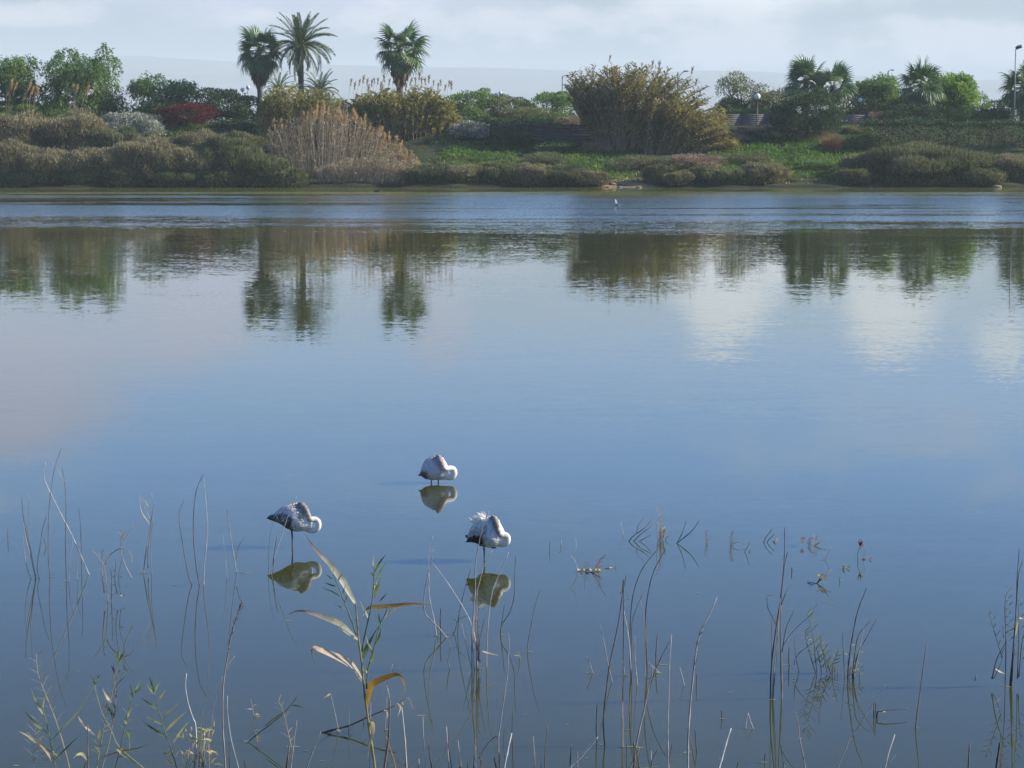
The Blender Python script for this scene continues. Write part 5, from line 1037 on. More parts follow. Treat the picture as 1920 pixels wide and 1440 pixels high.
# --- leafy reeds, bottom left
reed('pale reed with short paired dry leaves in the bottom left corner', [('B', [(615, 1395), (540, 1130), (470, 930), (410, 780), (350, 620), (330, 500), (328, 418)], 2.4, M_STRAW)], (), [('B', [(540, 1130), (470, 930), (410, 780), (350, 620), (328, 418)], 15, 30, M_STRAW)], foot=1452)
reed('olive green reed with broad slanting leaves in the bottom left corner', [('B', [(500, 1440), (450, 1190), (420, 1040), (390, 920), (398, 820), (410, 758)], 3, M_OLIVE)],
     [('B', [(430, 1130), (330, 1050), (270, 985), (200, 908)], 8, M_OLIVE), ('B', [(465, 1300), (330, 1210), (250, 1150), (165, 1108)], 9, M_OLIVE), ('B', [(390, 960), (330, 850), (280, 728)], 7, M_OLIVE), ('B', [(385, 900), (400, 830), (412, 756)], 6, M_OLIVE), ('B', [(460, 1195), (560, 1090), (680, 960), (760, 850), (860, 680)], 5, M_GREEN), ('B', [(495, 1370), (560, 1300), (640, 1220), (720, 1140)], 5, M_GREEN), ('B', [(470, 1290), (510, 1320), (545, 1365)], 6, M_OLIVE), ('B', [(480, 1400), (430, 1310), (360, 1230), (310, 1180)], 6, M_STRAW)], [('B', [(500, 1440), (450, 1190)], 6, 24, M_OLIVE)], foot=1470)
reed('tall green reed with a folded leafy top, second from the bottom left corner', [('B', [(870, 1440), (890, 1300), (920, 1150), (960, 950), (1010, 760), (1050, 560), (1078, 400)], 3, M_OLIVE)],
     [('B', [(1045, 705), (1100, 640), (1160, 575)], 6, M_OLIVE), ('B', [(1055, 500), (1060, 420), (1080, 325)], 7, M_GREEN), ('B', [(1060, 500), (1090, 440), (1132, 365)], 7, M_GREEN), ('B', [(1040, 600), (1070, 570), (1090, 525)], 7, M_GREEN), ('B', [(1000, 850), (955, 790), (922, 722)], 7, M_STRAW), ('B', [(895, 1300), (870, 1240), (850, 1180)], 9, M_OLIVE), ('B', [(880, 1180), (895, 1130), (885, 1060)], 8, M_OLIVE), ('B', [(870, 1150), (800, 1100), (730, 1020), (700, 970)], 7, M_STRAW), ('B', [(930, 1090), (980, 1050), (1010, 1010)], 5, M_OLIVE)], [('B', [(870, 1440), (920, 1150), (1010, 760)], 9, 22, M_OLIVE)], foot=1466)
reed('bright green reed with spiky upright top leaves, third from the bottom left corner', [('B', [(1040, 1440), (1080, 1280), (1120, 1080), (1150, 950), (1190, 820), (1215, 745)], 3, M_GREEN)],
     [('B', [(1195, 800), (1180, 740), (1164, 665)], 6, M_GREEN), ('B', [(1212, 775), (1240, 710), (1262, 638)], 7, M_GREEN), ('B', [(1225, 765), (1260, 730), (1305, 685)], 6, M_GREEN), ('B', [(1140, 1040), (1125, 1015), (1103, 988)], 7, M_OLIVE), ('B', [(1120, 1120), (1152, 1112), (1168, 1180), (1166, 1285)], 7, M_GREEN), ('B', [(1150, 985), (1165, 940), (1200, 860)], 8, M_OLIVE), ('B', [(930, 1335), (1100, 1290), (1250, 1260), (1360, 1218)], 5, M_RUSTLEAF), ('B', [(1030, 1250), (1110, 1320), (1200, 1380), (1290, 1440)], 7, M_OLIVE)], [('B', [(1040, 1440), (1120, 1080), (1190, 820)], 8, 20, M_OLIVE)], foot=1475)
reed('green reed with long opposite slanting leaves, fourth from the bottom left corner', [('B', [(1590, 1440), (1540, 1270), (1480, 1100), (1430, 920), (1390, 760), (1345, 618)], 3, M_GREEN)],
     [('B', [(1390, 770), (1350, 730), (1318, 676)], 6, M_GREEN), ('B', [(1420, 910), (1340, 860), (1270, 805)], 6, M_GREEN), ('B', [(1460, 1050), (1380, 1010), (1290, 965)], 6, M_GREEN), ('B', [(1490, 1160), (1380, 1090), (1258, 998)], 7, M_GREEN), ('B', [(1485, 1112), (1580, 1020), (1680, 928)], 7, M_OLIVE), ('B', [(1460, 970), (1540, 920), (1612, 855)], 6, M_OLIVE), ('B', [(1398, 748), (1420, 700), (1445, 655)], 6, M_GREEN), ('B', [(1560, 1212), (1630, 1110), (1700, 1018)], 6, M_OLIVE), ('B', [(1385, 765), (1365, 690), (1343, 610)], 6, M_GREEN), ('B', [(1430, 820), (1460, 785), (1490, 735)], 5, M_OLIVE), ('B', [(1560, 1330), (1500, 1310), (1445, 1285)], 8, M_STRAW), ('B', [(1580, 1420), (1530, 1400), (1490, 1350)], 9, M_STRAW)], [('B', [(1590, 1440), (1480, 1100), (1390, 760)], 8, 22, M_OLIVE)], foot=1462)
stalk('B', [(1760, 1060), (1740, 1000), (1700, 880), (1670, 720), (1678, 588)], 'thick white stalk with a blunt tip above the tangled straw tuft', 3.6, G, foot=1415, tint=0.95)
reed('dry reed with a drooping dark tassel between the green reeds', [('B', [(920, 1440), (980, 1220), (1020, 1000), (1040, 850), (1025, 600), (1020, 555)], 2.2, M_STRAW), ('B', [(1015, 1020), (995, 930), (950, 880)], 1.6, B)], (), (), foot=1455, heads=[(0, (0.45, 0.95)), (1, (0.2, 1.0))])
reed('curved dry reed leaning left with a small tufted top, among the green reeds', [('B', [(1290, 1440), (1080, 1260), (990, 1080), (920, 950), (870, 780), (850, 688)], 2.4, M_OLIVE)], [('B', [(850, 690), (835, 640), (815, 600)], 4, M_GREEN), ('B', [(855, 690), (880, 630), (908, 590)], 4, M_GREEN), ('B', [(852, 680), (870, 650), (890, 640)], 4, M_OLIVE)], [('B', [(920, 950), (870, 780), (850, 690)], 5, 18, M_GREEN)], foot=1450)
stalk('B', [(790, 1440), (788, 1250), (790, 1048)], 'thick reddish cut stub among the reeds in the bottom left corner', 4.5, B, foot=1480, tint=0.9)
reed('curled broad dead leaf on a stub at the bottom left', [('B', [(760, 1440), (770, 1390)], 2.5, B)], [('B', [(785, 1370), (740, 1315), (690, 1325), (655, 1360)], 8, M_OLIVE)], foot=1470, cat='dead leaf', name='dead_leaf_stub')
# tangled straw tuft
tst = [('B', [(1850, 1440), (1830, 1250), (1810, 1060), (1825, 930)], 2.2, M_STRAW)]
tlf = []
for k in range(22):
    x = 1660 + 250 * RNG.random(); h_ = 120 + 330 * RNG.random(); d_ = RNG.normal() * 60
    tst.append(('B', [(x, 1440), (x + d_ * 0.4, 1440 - h_ * 0.5), (x + d_, 1440 - h_)], 1.8, M_STRAW if k % 3 else M_OLIVE))
for k in range(34):
    x = 1640 + 290 * RNG.random(); y = 1060 + 350 * RNG.random(); a = RNG.random() * 6.28; l = 45 + 60 * RNG.random()
    tlf.append(('B', [(x, y), (x + l * 0.5 * math.cos(a), y + l * 0.5 * math.sin(a) - 8), (x + l * math.cos(a), y + l * math.sin(a))], 3.6, M_STRAW if k % 2 else M_OLIVE))
reed('tangled straw and olive tuft left of the tall tasselled stalk', tst, tlf, (), foot=1462, cat='reed clump', name='straw_tuft')
reed('small dry spray of twigs left of the olive reed in the bottom left corner', [('B', [(300, 1440), (300, 1300), (310, 1180), (320, 1080)], 1.8, M_STRAW), ('B', [(400, 1440), (370, 1280), (330, 1160)], 1.6, M_STRAW)], (), [('B', [(300, 1440), (310, 1180), (325, 1000)], 12, 26, M_STRAW), ('B', [(400, 1440), (370, 1280), (330, 1160)], 9, 22, M_OLIVE)], foot=1468)
# --- between the left reeds and the broad leaved reed
reed('tall upright stalk with a dark tassel near its tip, left of the broad leaved reed', [('C', [(205, 1440), (185, 1150), (180, 1000), (185, 700), (235, 370), (270, 200), (330, 15), (360, -70)], 4.2, M_GREY), ('C', [(215, 560), (245, 490), (290, 430)], 1.6, M_STRAW)], (), (), foot=1490, cat='reed stalk', name='tasselled_reed', heads=[(0, (0.62, 0.93))])
stalk('C', [(322, 1440), (260, 1200), (225, 950), (222, 790)], 'pale leaning stalk just right of the tall tasselled one', 2.8, G, foot=1470, tint=0.8)
stalk('C', [(75, 1100), (90, 940), (130, 760), (180, 615)], 'thin faint stalk leaning behind the tall tasselled one', 1.6, G)
reed('dark drowned stem slanting up out of the water, left of the feathery twig', [('C', [(412, 1205), (500, 1130), (600, 1055), (700, 975), (780, 890), (850, 800)], 2.6, B), ('C', [(490, 1150), (465, 1095)], 1.6, M_STRAW)], [('C', [(560, 1060), (670, 980), (775, 900)], 7, M_GREEN), ('C', [(800, 876), (850, 880), (910, 900)], 4, M_GREEN), ('C', [(475, 1160), (500, 1170), (525, 1200)], 6, M_STRAW), ('C', [(465, 1100), (490, 1098), (520, 1108)], 3, M_STRAW)], cat='drowned stem', name='drowned_stem')
reed('small feathery dry twig on a stub left of the broad leaved reed', [('C', [(800, 1260), (770, 1120), (720, 920), (680, 838)], 2.0, M_STRAW)], (), [('C', [(795, 1240), (770, 1120), (720, 920), (680, 840)], 9, 20, M_STRAW)])
stalk('C', [(755, 1440), (770, 1330), (778, 1235)], 'dark thick stub under the feathery dry twig', 6, B, foot=1475)
stalk('C', [(795, 1440), (820, 1220), (848, 1012)], 'slanting grey stub right of the feathery dry twig', 3.0, G, foot=1465)
stalk('C', [(940, 1440), (1000, 1270), (1065, 1108)], 'grey stub leaning right at the bottom edge, before the fallen branch', 3.2, G, foot=1470)
reed('tiny floating sprig of dry leaves left of the drowned stem', [('C', [(460, 978), (450, 900), (428, 815)], 1.4, M_STRAW)], [('C', [(450, 885), (480, 870), (510, 880)], 4, M_STRAW), ('C', [(448, 912), (420, 908), (385, 905)], 3, M_STRAW), ('C', [(465, 970), (490, 955), (515, 965)], 4, M_STRAW)], cat='twig', name='dry_sprig')
# --- the broad leaved reed
reed('broad leaved reed with long tan and rusty leaves, largest plant in front', [('D', [(558, 1440), (530, 1250), (515, 1130), (490, 940), (475, 780), (455, 620), (440, 450), (432, 378)], 7.0, M_OLIVE),
      ('D', [(440, 590), (400, 470), (350, 340), (310, 240), (288, 188)], 3.2, M_GREEN), ('D', [(475, 690), (490, 600), (515, 490), (535, 400), (548, 300), (552, 200), (555, 158)], 3.4, M_GREEN), ('D', [(505, 930), (515, 800), (545, 700), (560, 640), (590, 520), (625, 450), (640, 398)], 3.4, M_GREEN), ('D', [(525, 1440), (528, 1250), (520, 1130)], 3.5, M_GREY), ('D', [(530, 1130), (532, 1020)], 2.0, M_GREY), ('D', [(452, 495), (485, 455), (515, 415)], 1.8, M_OLIVE)],
     [('D', [(432, 382), (400, 325), (350, 235), (300, 170), (270, 130), (200, 60), (150, 0), (115, -55)], 15, M_OLIVE), ('D', [(452, 622), (400, 578), (350, 535), (300, 500), (230, 472), (150, 445), (70, 430), (0, 452)], 17, M_OLIVE), ('D', [(480, 885), (440, 820), (400, 775), (350, 745), (280, 712), (200, 680), (168, 668), (153, 700), (172, 785)], 17, M_STRAW),
      ('D', [(500, 425), (530, 408), (600, 405), (680, 396), (780, 386), (860, 387), (950, 402)], 10, M_RUSTLEAF), ('D', [(620, 480), (650, 442), (700, 415), (760, 395), (870, 398)], 7, M_STRAW), ('D', [(510, 1055), (518, 980), (535, 915), (570, 885), (640, 855), (700, 840), (742, 880), (760, 962)], 15, M_RUSTLEAF), ('D', [(520, 1150), (545, 1152), (548, 1210), (525, 1290), (514, 1380)], 12, M_STRAW),
      ('D', [(480, 735), (505, 680), (530, 620), (582, 528)], 12, M_GREEN), ('D', [(560, 645), (585, 600), (600, 535)], 8, M_GREEN), ('D', [(592, 545), (585, 480), (574, 418)], 6, M_GREEN), ('D', [(540, 702), (520, 650), (500, 588)], 7, M_OLIVE), ('D', [(525, 772), (545, 735), (552, 698)], 7, M_GREEN), ('D', [(512, 832), (500, 812), (493, 788)], 5, M_OLIVE),
      ('D', [(332, 336), (280, 305), (212, 278)], 4.5, M_GREEN), ('D', [(305, 272), (270, 262), (228, 244)], 4.5, M_GREEN), ('D', [(286, 228), (265, 212), (244, 192)], 4, M_GREEN), ('D', [(366, 416), (335, 405), (300, 388)], 4, M_GREEN), ('D', [(348, 325), (362, 290), (374, 245)], 4, M_GREEN), ('D', [(362, 375), (375, 350), (380, 320)], 5, M_GREEN), ('D', [(288, 192), (292, 175), (296, 150)], 4, M_GREEN),
      ('D', [(556, 162), (550, 120), (552, 68)], 6, M_GREEN), ('D', [(560, 178), (590, 120), (632, 64)], 7, M_GREEN), ('D', [(560, 242), (595, 175), (642, 102)], 8, M_GREEN), ('D', [(556, 345), (580, 275), (602, 198)], 9, M_GREEN), ('D', [(548, 208), (540, 195), (530, 182)], 5, M_GREEN), ('D', [(516, 478), (490, 430), (462, 362)], 8, M_GREEN), ('D', [(590, 368), (615, 340), (642, 308)], 4.5, M_GREEN), ('D', [(548, 300), (565, 270), (572, 245)], 9, M_OLIVE)], foot=1500, name='broad_leaved_reed')
reed('fallen bare branch resting on the water behind the broad leaved reed', [('D', [(200, 1220), (300, 1192), (400, 1165), (520, 1110), (620, 1068), (700, 1035)], 5.0, M_BROWN), ('D', [(320, 1178), (300, 1080), (275, 965)], 2.2, M_GREY), ('D', [(392, 1165), (392, 1090), (395, 1050)], 1.5, M_GREY), ('D', [(485, 1125), (487, 1160), (484, 1192)], 2.5, M_BROWN), ('D', [(392, 1170), (415, 1195)], 2.0, M_BROWN), ('D', [(700, 1035), (740, 1000), (775, 992), (805, 1062)], 1.8, M_STRAW)],
     [('D', [(275, 965), (258, 972), (232, 990)], 5, M_STRAW), ('D', [(700, 1020), (722, 1050), (705, 1112)], 5, M_STRAW), ('D', [(618, 1066), (640, 1085), (636, 1130)], 5, M_STRAW), ('D', [(725, 1010), (740, 1030), (738, 1050)], 3, M_STRAW), ('D', [(310, 1192), (330, 1200), (345, 1210)], 5, M_STRAW)], foot=1374, cat='branch', name='fallen_branch')
stalk('D', [(620, 1440), (640, 1300), (650, 1200), (654, 995)], 'thick dark cut stalk right of the broad leaved reed', 6.5, B, foot=1490, tint=0.7)
reed('thin twiggy stalk behind the thick cut stalk, by the broad leaved reed', [('D', [(625, 1195), (632, 1050), (640, 900), (658, 830), (672, 770)], 2.0, M_GREY), ('D', [(652, 990), (645, 940), (632, 910)], 1.6, M_GREY), ('D', [(668, 812), (700, 800), (730, 785)], 1.2, M_BROWN)], cat='reed stalk', name='dead_stalk')
stalk('D', [(762, 1440), (748, 1220), (730, 1048)], 'pale cut stalk, second right of the broad leaved reed', 5.0, G, foot=1485, tint=0.8)
stalk('D', [(690, 1440), (660, 1330), (630, 1235)], 'rusty curved blade leaning at the foot of the thick cut stalk', 4.0, M_RUSTLEAF, foot=1470)
# --- middle group below the ruffled flamingo
stalk('E', [(282, 922), (255, 760), (215, 570), (210, 350), (213, 130), (248, 22)], 'tall wavy grey stalk left below the ruffled flamingo', 2.6, G, tint=0.65)
reed('elbowed white stalk curving left out of the water, below the ruffled flamingo', [('E', [(372, 937), (280, 830), (190, 740), (165, 640), (180, 480), (210, 350), (244, 205)], 3.0, G), ('E', [(213, 190), (235, 165), (258, 145)], 1.8, G)], cat='reed stalk', name='dead_stalk')
stalk('E', [(652, 1215), (640, 1040), (610, 870), (560, 740), (480, 600), (370, 430), (240, 262)], 'long pale stalk bowed over to the upper left, below the ruffled flamingo', 3.0, G, tint=0.85)
stalk('E', [(320, 905), (315, 760), (320, 675)], 'short brown stub at the foot of the elbowed white stalk', 3.2, B)
stalk('E', [(292, 905), (290, 800)], 'tiny stub beside the short brown one by the elbowed stalk', 2.6, B)
stalk('E', [(470, 918), (485, 720), (520, 560), (590, 318)], 'leaning thin stalk between the bowed stalk and the ruffled flamingo', 2.0, B)
reed('small scrubby twig at the water left of the central stalk bunch', [('E', [(435, 905), (455, 850), (475, 780), (550, 742)], 1.6, B), ('E', [(440, 905), (425, 890), (412, 875)], 1.5, B), ('E', [(460, 790), (440, 775), (418, 755)], 1.4, B)], cat='twig', name='dry_twig')
reed('bunch of upright stalks rising in front of the ruffled flamingo', [('E', [(600, 1232), (600, 950), (615, 700), (630, 500), (630, 300), (660, 100), (692, -40), (752, -200)], 3.2, G), ('E', [(642, 1208), (640, 900), (642, 650), (645, 530), (672, 420), (700, 310), (782, 150)], 2.8, G), ('E', [(618, 1225), (612, 1000), (618, 800), (622, 660)], 2.0, G), ('E', [(660, 1205), (655, 950), (650, 760), (660, 640)], 2.6, B), ('E', [(672, 1160), (668, 980), (690, 860), (712, 760)], 1.8, B), ('E', [(600, 1228), (560, 1060), (520, 880), (505, 810)], 2.0, G), ('E', [(625, 1222), (580, 960), (545, 810)], 1.5, G), ('E', [(655, 1150), (640, 880), (632, 700)], 2.0, M_DRYTWIG)], [('E', [(690, 1060), (740, 1075), (840, 1100)], 4, M_STRAW)], [('E', [(655, 1150), (648, 900), (650, 650)], 12, 9, M_DRYTWIG)], cat='reed clump', name='reed_clump')
stalk('E', [(730, 1205), (735, 950), (755, 700), (780, 540), (830, 400), (932, 168)], 'tall stalk leaning right past the ruffled flamingo reflection', 2.6, G)
reed('wavy thin stalk with a short companion, right of the ruffled flamingo reflection', [('E', [(858, 912), (868, 825), (940, 710), (980, 560), (982, 400), (996, 190)], 2.2, B), ('E', [(856, 880), (875, 760), (892, 645)], 2.0, B)], cat='reed stalk', name='dead_stalk')
stalk('E', [(1102, 1070), (1105, 980), (1140, 780), (1170, 640), (1218, 498)], 'lone slender stalk leaning right in open water right of the flamingos', 2.0, B)
stalk('E', [(402, 1220), (385, 1170), (370, 1110)], 'tiny pale stub left of the central stalk bunch', 2.6, G)
stalk('E', [(405, 1025), (395, 985), (382, 955)], 'tiny faint stub above the other pale one, left of the central bunch', 1.6, G)
reed('small yellow scrap of stalk floating right of the central bunch', [('E', [(1032, 1132), (1025, 1100), (1014, 1072)], 2.4, M_STRAW)], [('E', [(1025, 1098), (1000, 1100), (978, 1096)], 4, M_FLOAT), ('E', [(1040, 1128), (1020, 1135), (1010, 1130)], 4, M_FLOAT)], cat='twig', name='dry_sprig')
reed('tall straight stalk rising from the bottom edge right of the central bunch', [('F', [(842, 1152), (838, 900), (860, 720), (900, 440), (920, 300), (932, 0), (922, -60)], 3.0, G), ('F', [(835, 880), (800, 876), (720, 960), (660, 1070)], 2.2, B)], foot=1475, cat='reed stalk', name='dead_stalk')
stalk('F', [(890, 1152), (925, 980), (957, 838)], 'thick pale stub leaning right beside the tall straight stalk', 6.0, G, foot=1480, tint=0.75)
stalk('F', [(972, 1152), (960, 860), (965, 640)], 'thin brown stalk behind the thick leaning pale stub', 2.8, B, foot=1468)
stalk('F', [(895, 1050), (882, 900), (895, 790)], 'faint thin stalk left of the thick leaning pale stub', 1.6, B, foot=1440)
STUBS = []
for c, pts, w in [('F', [(182, 1160), (165, 900), (157, 690)], 3.2), ('F', [(237, 1160), (222, 1050), (208, 942)], 4.0), ('F', [(392, 1160), (380, 950), (370, 778)], 3.4), ('F', [(418, 1160), (390, 970), (396, 798)], 3.0), ('F', [(502, 1160), (485, 1020), (474, 905)], 3.6), ('F', [(490, 1160), (487, 1080), (484, 1000)], 3.0), ('F', [(615, 1160), (622, 1020), (633, 888)], 3.6), ('F', [(632, 1160), (632, 1060), (634, 960)], 2.6), ('F', [(680, 1160), (678, 1060)], 3.4), ('F', [(818, 1160), (808, 1110), (799, 1058)], 4.2), ('F', [(850, 1160), (848, 1080), (846, 1010)], 4.0), ('F', [(1167, 1160), (1160, 1000), (1150, 868)], 2.8), ('F', [(1252, 1160), (1262, 960), (1280, 756)], 3.0), ('F', [(1480, 1160), (1486, 1050), (1494, 948)], 3.2), ('F', [(1550, 1160), (1548, 1080), (1544, 1008)], 3.2), ('F', [(120, 1160), (120, 1070)], 5.0), ('F', [(562, 1160), (562, 1100)], 3.0), ('F', [(0, 1160), (2, 1000), (0, 860)], 3.0), ('F', [(1222, 1160), (1222, 1108)], 2.4), ('C', [(385, 1440), (372, 1370)], 4.5), ('C', [(245, 1440), (240, 1330), (248, 1250)], 3.0), ('D', [(838, 1450), (840, 1378)], 5.0), ('H', [(840, 1310), (838, 1180), (840, 1072)], 2.6), ('H', [(1832, 1310), (1845, 1238)], 4.0), ('J', [(415, 1450), (425, 1420)], 5.0), ('H', [(330, 1310), (335, 1200), (342, 1098)], 3.6), ('H', [(402, 1310), (396, 1230), (390, 1152)], 3.0)]:
    STUBS.append((cv(c, pts)[0][0], c, pts, w))
ORD = 'first second third fourth fifth sixth seventh eighth ninth tenth eleventh twelfth thirteenth fourteenth fifteenth sixteenth seventeenth eighteenth nineteenth twentieth twenty-first twenty-second twenty-third twenty-fourth twenty-fifth twenty-sixth twenty-seventh twenty-eighth'.split()
STUBS.sort()
for i, (x_, c, pts, w) in enumerate(STUBS): stalk(c, pts, 'short dead reed stub along the bottom edge, %s of those stubs from the left' % ORD[i], w, None, foot=1478, group='reed stubs along the bottom edge', name='reed_stub')
# --- right of centre
reed('low floating mat of yellow leaves with reddish twigs, right of the flamingos', [('G', [(400, 680), (500, 688), (600, 682)], 3.0, B), ('G', [(395, 650), (370, 575), (335, 530), (382, 470), (380, 370)], 1.6, G), ('G', [(545, 672), (580, 610), (610, 560), (655, 530)], 1.5, M_DRYTWIG), ('G', [(470, 668), (465, 610), (460, 545)], 1.2, M_DRYTWIG), ('G', [(585, 670), (600, 620), (585, 560)], 1.4, M_DRYTWIG)], [('G', [(400 + 26 * k, 668 + 8 * (k % 2)), (412 + 26 * k, 664), (428 + 26 * k, 672)], 6, M_FLOAT) for k in range(8)], [('G', [(560, 680), (580, 620), (600, 560)], 10, 14, M_RUST), ('G', [(470, 678), (475, 600)], 6, 10, M_RUST)], cat='floating leaves', name='floating_mat')
reed('small floating scrap of dark stem and yellow leaf beside the leaf mat', [('G', [(640, 655), (690, 652), (745, 655)], 3.0, B), ('G', [(742, 655), (744, 620)], 2.4, B)], [('G', [(680, 660), (710, 650), (745, 662)], 6, M_FLOAT)], cat='floating leaves', name='floating_scrap')
reed('several dark drowned stems slanting right, left of the dry tuft', [('G', [(860, 408), (900, 360), (1000, 290), (1066, 214)], 2.4, B), ('G', [(905, 408), (960, 350), (1020, 305), (1076, 264)], 2.4, B), ('G', [(930, 330), (945, 262), (1003, 184)], 1.6, B), ('G', [(955, 408), (1010, 375), (1056, 353)], 1.8, B)], cat='drowned stem', name='drowned_stem')
reed('upright dry tuft with a feathery tip, between two sets of drowned stems', [('G', [(1140, 400), (1142, 300), (1138, 180), (1110, 92)], 2.0, M_STRAW), ('G', [(1150, 400), (1155, 260), (1150, 150)], 1.4, M_STRAW), ('G', [(1125, 400), (1112, 300), (1110, 250)], 1.6, M_STRAW), ('G', [(1190, 385), (1222, 355), (1256, 325)], 1.4, B), ('G', [(1165, 400), (1180, 330), (1190, 295)], 2.0, M_DRYTWIG)], (), [('G', [(1150, 405), (1155, 340), (1165, 290)], 22, 12, M_STRAW), ('G', [(1140, 300), (1138, 200), (1112, 95)], 10, 7, M_STRAW), ('G', [(1130, 405), (1135, 330)], 12, 10, M_DRYTWIG)], cat='reed clump', name='straw_tuft')
reed('two dark stems forming a V, right of the dry tuft', [('G', [(1290, 426), (1400, 340), (1450, 285), (1492, 223)], 2.4, B), ('G', [(1295, 422), (1340, 330), (1376, 226)], 1.8, B)], cat='drowned stem', name='drowned_stem')
reed('faint small pinkish tuft right of the V of stems', [('G', [(1556, 420), (1555, 370), (1545, 320)], 1.6, M_DRYTWIG), ('G', [(1565, 420), (1572, 350)], 1.4, M_DRYTWIG)], (), [('G', [(1556, 420), (1550, 310)], 10, 7, M_DRYTWIG)], cat='grass tuft', name='dry_tuft')
reed('small pinkish tuft with a side twig, second right of the V of stems', [('G', [(1782, 450), (1780, 390), (1790, 320)], 1.8, M_DRYTWIG), ('G', [(1775, 450), (1765, 370)], 1.4, M_DRYTWIG), ('G', [(1800, 430), (1850, 415), (1915, 440)], 1.4, M_STRAW)], (), [('G', [(1780, 450), (1785, 320)], 12, 8, M_DRYTWIG)], cat='grass tuft', name='dry_tuft')
stalk('G', [(248, 440), (250, 400), (240, 360), (228, 345)], 'tiny hooked white stalk standing left above the leaf mat', 1.8, G)
stalk('G', [(146, 505), (150, 410)], 'tiny dark upright stub left of the hooked white stalk', 1.8, B)
stalk('G', [(812, 350), (800, 300), (788, 230)], 'faint pale twig left of the three drowned stems', 1.4, G)
reed('tiny bent dark twig in the water above the slender central stalks', [('I', [(95, 630), (125, 580), (152, 518)], 1.6, B), ('I', [(150, 622), (175, 598)], 2.0, B)], cat='twig', name='dry_twig')
reed('two bent dark twigs by a yellow leaf, left of the tallest right bunch', [('I', [(312, 522), (340, 460), (400, 385), (405, 370)], 2.0, B), ('I', [(350, 516), (385, 475), (432, 434)], 2.0, B)], [('I', [(425, 525), (440, 505), (462, 500)], 6, M_FLOAT), ('I', [(440, 520), (452, 490), (480, 480)], 3, M_STRAW)], cat='twig', name='dry_twig')
reed('orange floating tuft with a dark branch, right of the tallest right stand', [('I', [(880, 562), (950, 520), (1028, 478)], 2.4, B), ('I', [(815, 575), (835, 510), (860, 460)], 1.6, M_DRYTWIG)], [('I', [(740, 528), (755, 518), (772, 528)], 6, M_FLOAT), ('I', [(885, 560), (905, 550), (925, 556)], 6, M_FLOAT)], [('I', [(745, 535), (748, 470)], 12, 9, M_RUST), ('I', [(880, 560), (890, 450)], 10, 10, M_STRAW), ('I', [(815, 580), (850, 460)], 10, 9, M_RUST)], cat='floating leaves', name='floating_tuft')
stalk('I', [(1000, 722), (1020, 690), (1066, 568)], 'tiny faint leaning twig below the orange floating tuft', 1.6, G)
reed('pair of tiny yellow floating leaves right of the orange tuft', [('I', [(1212, 815), (1216, 790)], 2.0, B)], [('I', [(1195, 806), (1212, 794), (1232, 804)], 6, M_FLOAT), ('I', [(1250, 808), (1266, 798), (1288, 806)], 6, M_FLOAT)], cat='floating leaves', name='floating_scrap')
reed('small water plant with a red leafy head on a bare stem', [('I', [(1372, 715), (1372, 640), (1394, 575), (1398, 520)], 1.6, B), ('I', [(1436, 745), (1438, 680), (1450, 620)], 1.0, B)], [('I', [(1394, 570), (1387, 520), (1392, 472)], 3.5, M_RED), ('I', [(1396, 555), (1410, 520), (1407, 485)], 3.5, M_RED), ('I', [(1398, 575), (1422, 555), (1440, 535)], 4, M_RED), ('I', [(1398, 560), (1416, 532), (1434, 508)], 3.5, M_RED), ('I', [(1390, 555), (1378, 520), (1370, 490)], 3, M_RED), ('I', [(1410, 745), (1430, 715), (1466, 712)], 6, M_RUST), ('I', [(1440, 750), (1452, 740), (1464, 748)], 6, M_RUST), ('I', [(1500, 715), (1518, 700), (1532, 715)], 5, M_RUST)], cat='water plant', name='red_headed_plant')
reed('floating knot of dark branches and yellow leaves below the orange tuft', [('I', [(905, 982), (980, 920), (1030, 870), (1074, 824)], 3.4, B), ('I', [(915, 985), (940, 930), (960, 880)], 2.4, B), ('I', [(800, 985), (850, 972), (905, 982)], 2.0, B), ('I', [(806, 990), (815, 940)], 2.2, B)], [('I', [(910, 905), (935, 895), (955, 905)], 6, M_FLOAT), ('I', [(965, 935), (1000, 925), (1050, 930)], 7, M_FLOAT), ('I', [(955, 915), (980, 885), (1010, 880)], 5, M_STRAW)], cat='branch', name='floating_branch')
stalk('I', [(1165, 950), (1166, 915)], 'tiny dark stub right of the floating knot of branches', 1.6, B)
stalk('I', [(630, 838), (625, 808)], 'tiny dark speck of stem right of the tallest right stand', 3.0, B)
# --- slender stalks right of centre
stalk('H', [(642, 1092), (630, 870), (650, 650), (690, 350), (760, 20), (800, -250), (815, -330), (838, -440)], 'tallest slender stalk of the central right group, with a short spur', 3.4, B)
stalk('G', [(812, 850), (800, 862), (772, 882)], 'short dark spur twig on the tall slender stalk', 2.4, B, foot=1397, scrap=False)
stalk('H', [(707, 515), (670, 350), (640, 180), (603, 8)], 'grey stalk leaning left and crossing the tallest slender one', 2.6, G)
stalk('H', [(537, 445), (510, 370), (483, 285)], 'short pale leaning stub left of the crossing stalks', 2.6, G)
stalk('G', [(878, 1620), (870, 1430), (875, 1100), (900, 880), (950, 720), (1010, 610), (1122, 478)], 'curved dark stalk arching right, left one of a tall matching pair', 2.8, B)
stalk('G', [(1025, 1580), (1012, 1300), (1005, 1200), (1020, 960), (1060, 750), (1110, 620), (1192, 474)], 'curved dark stalk arching right, right one of a tall matching pair', 3.0, B)
stalk('G', [(884, 1640), (860, 1300), (830, 1120), (812, 1010), (830, 950), (872, 914)], 'pale hooked stalk beside the left one of the arching pair', 2.4, G, tint=0.8)
stalk('G', [(886, 1500), (885, 1180), (920, 1030), (984, 882)], 'thin straight stalk leaning between the arching pair', 1.8, B, foot=1282)
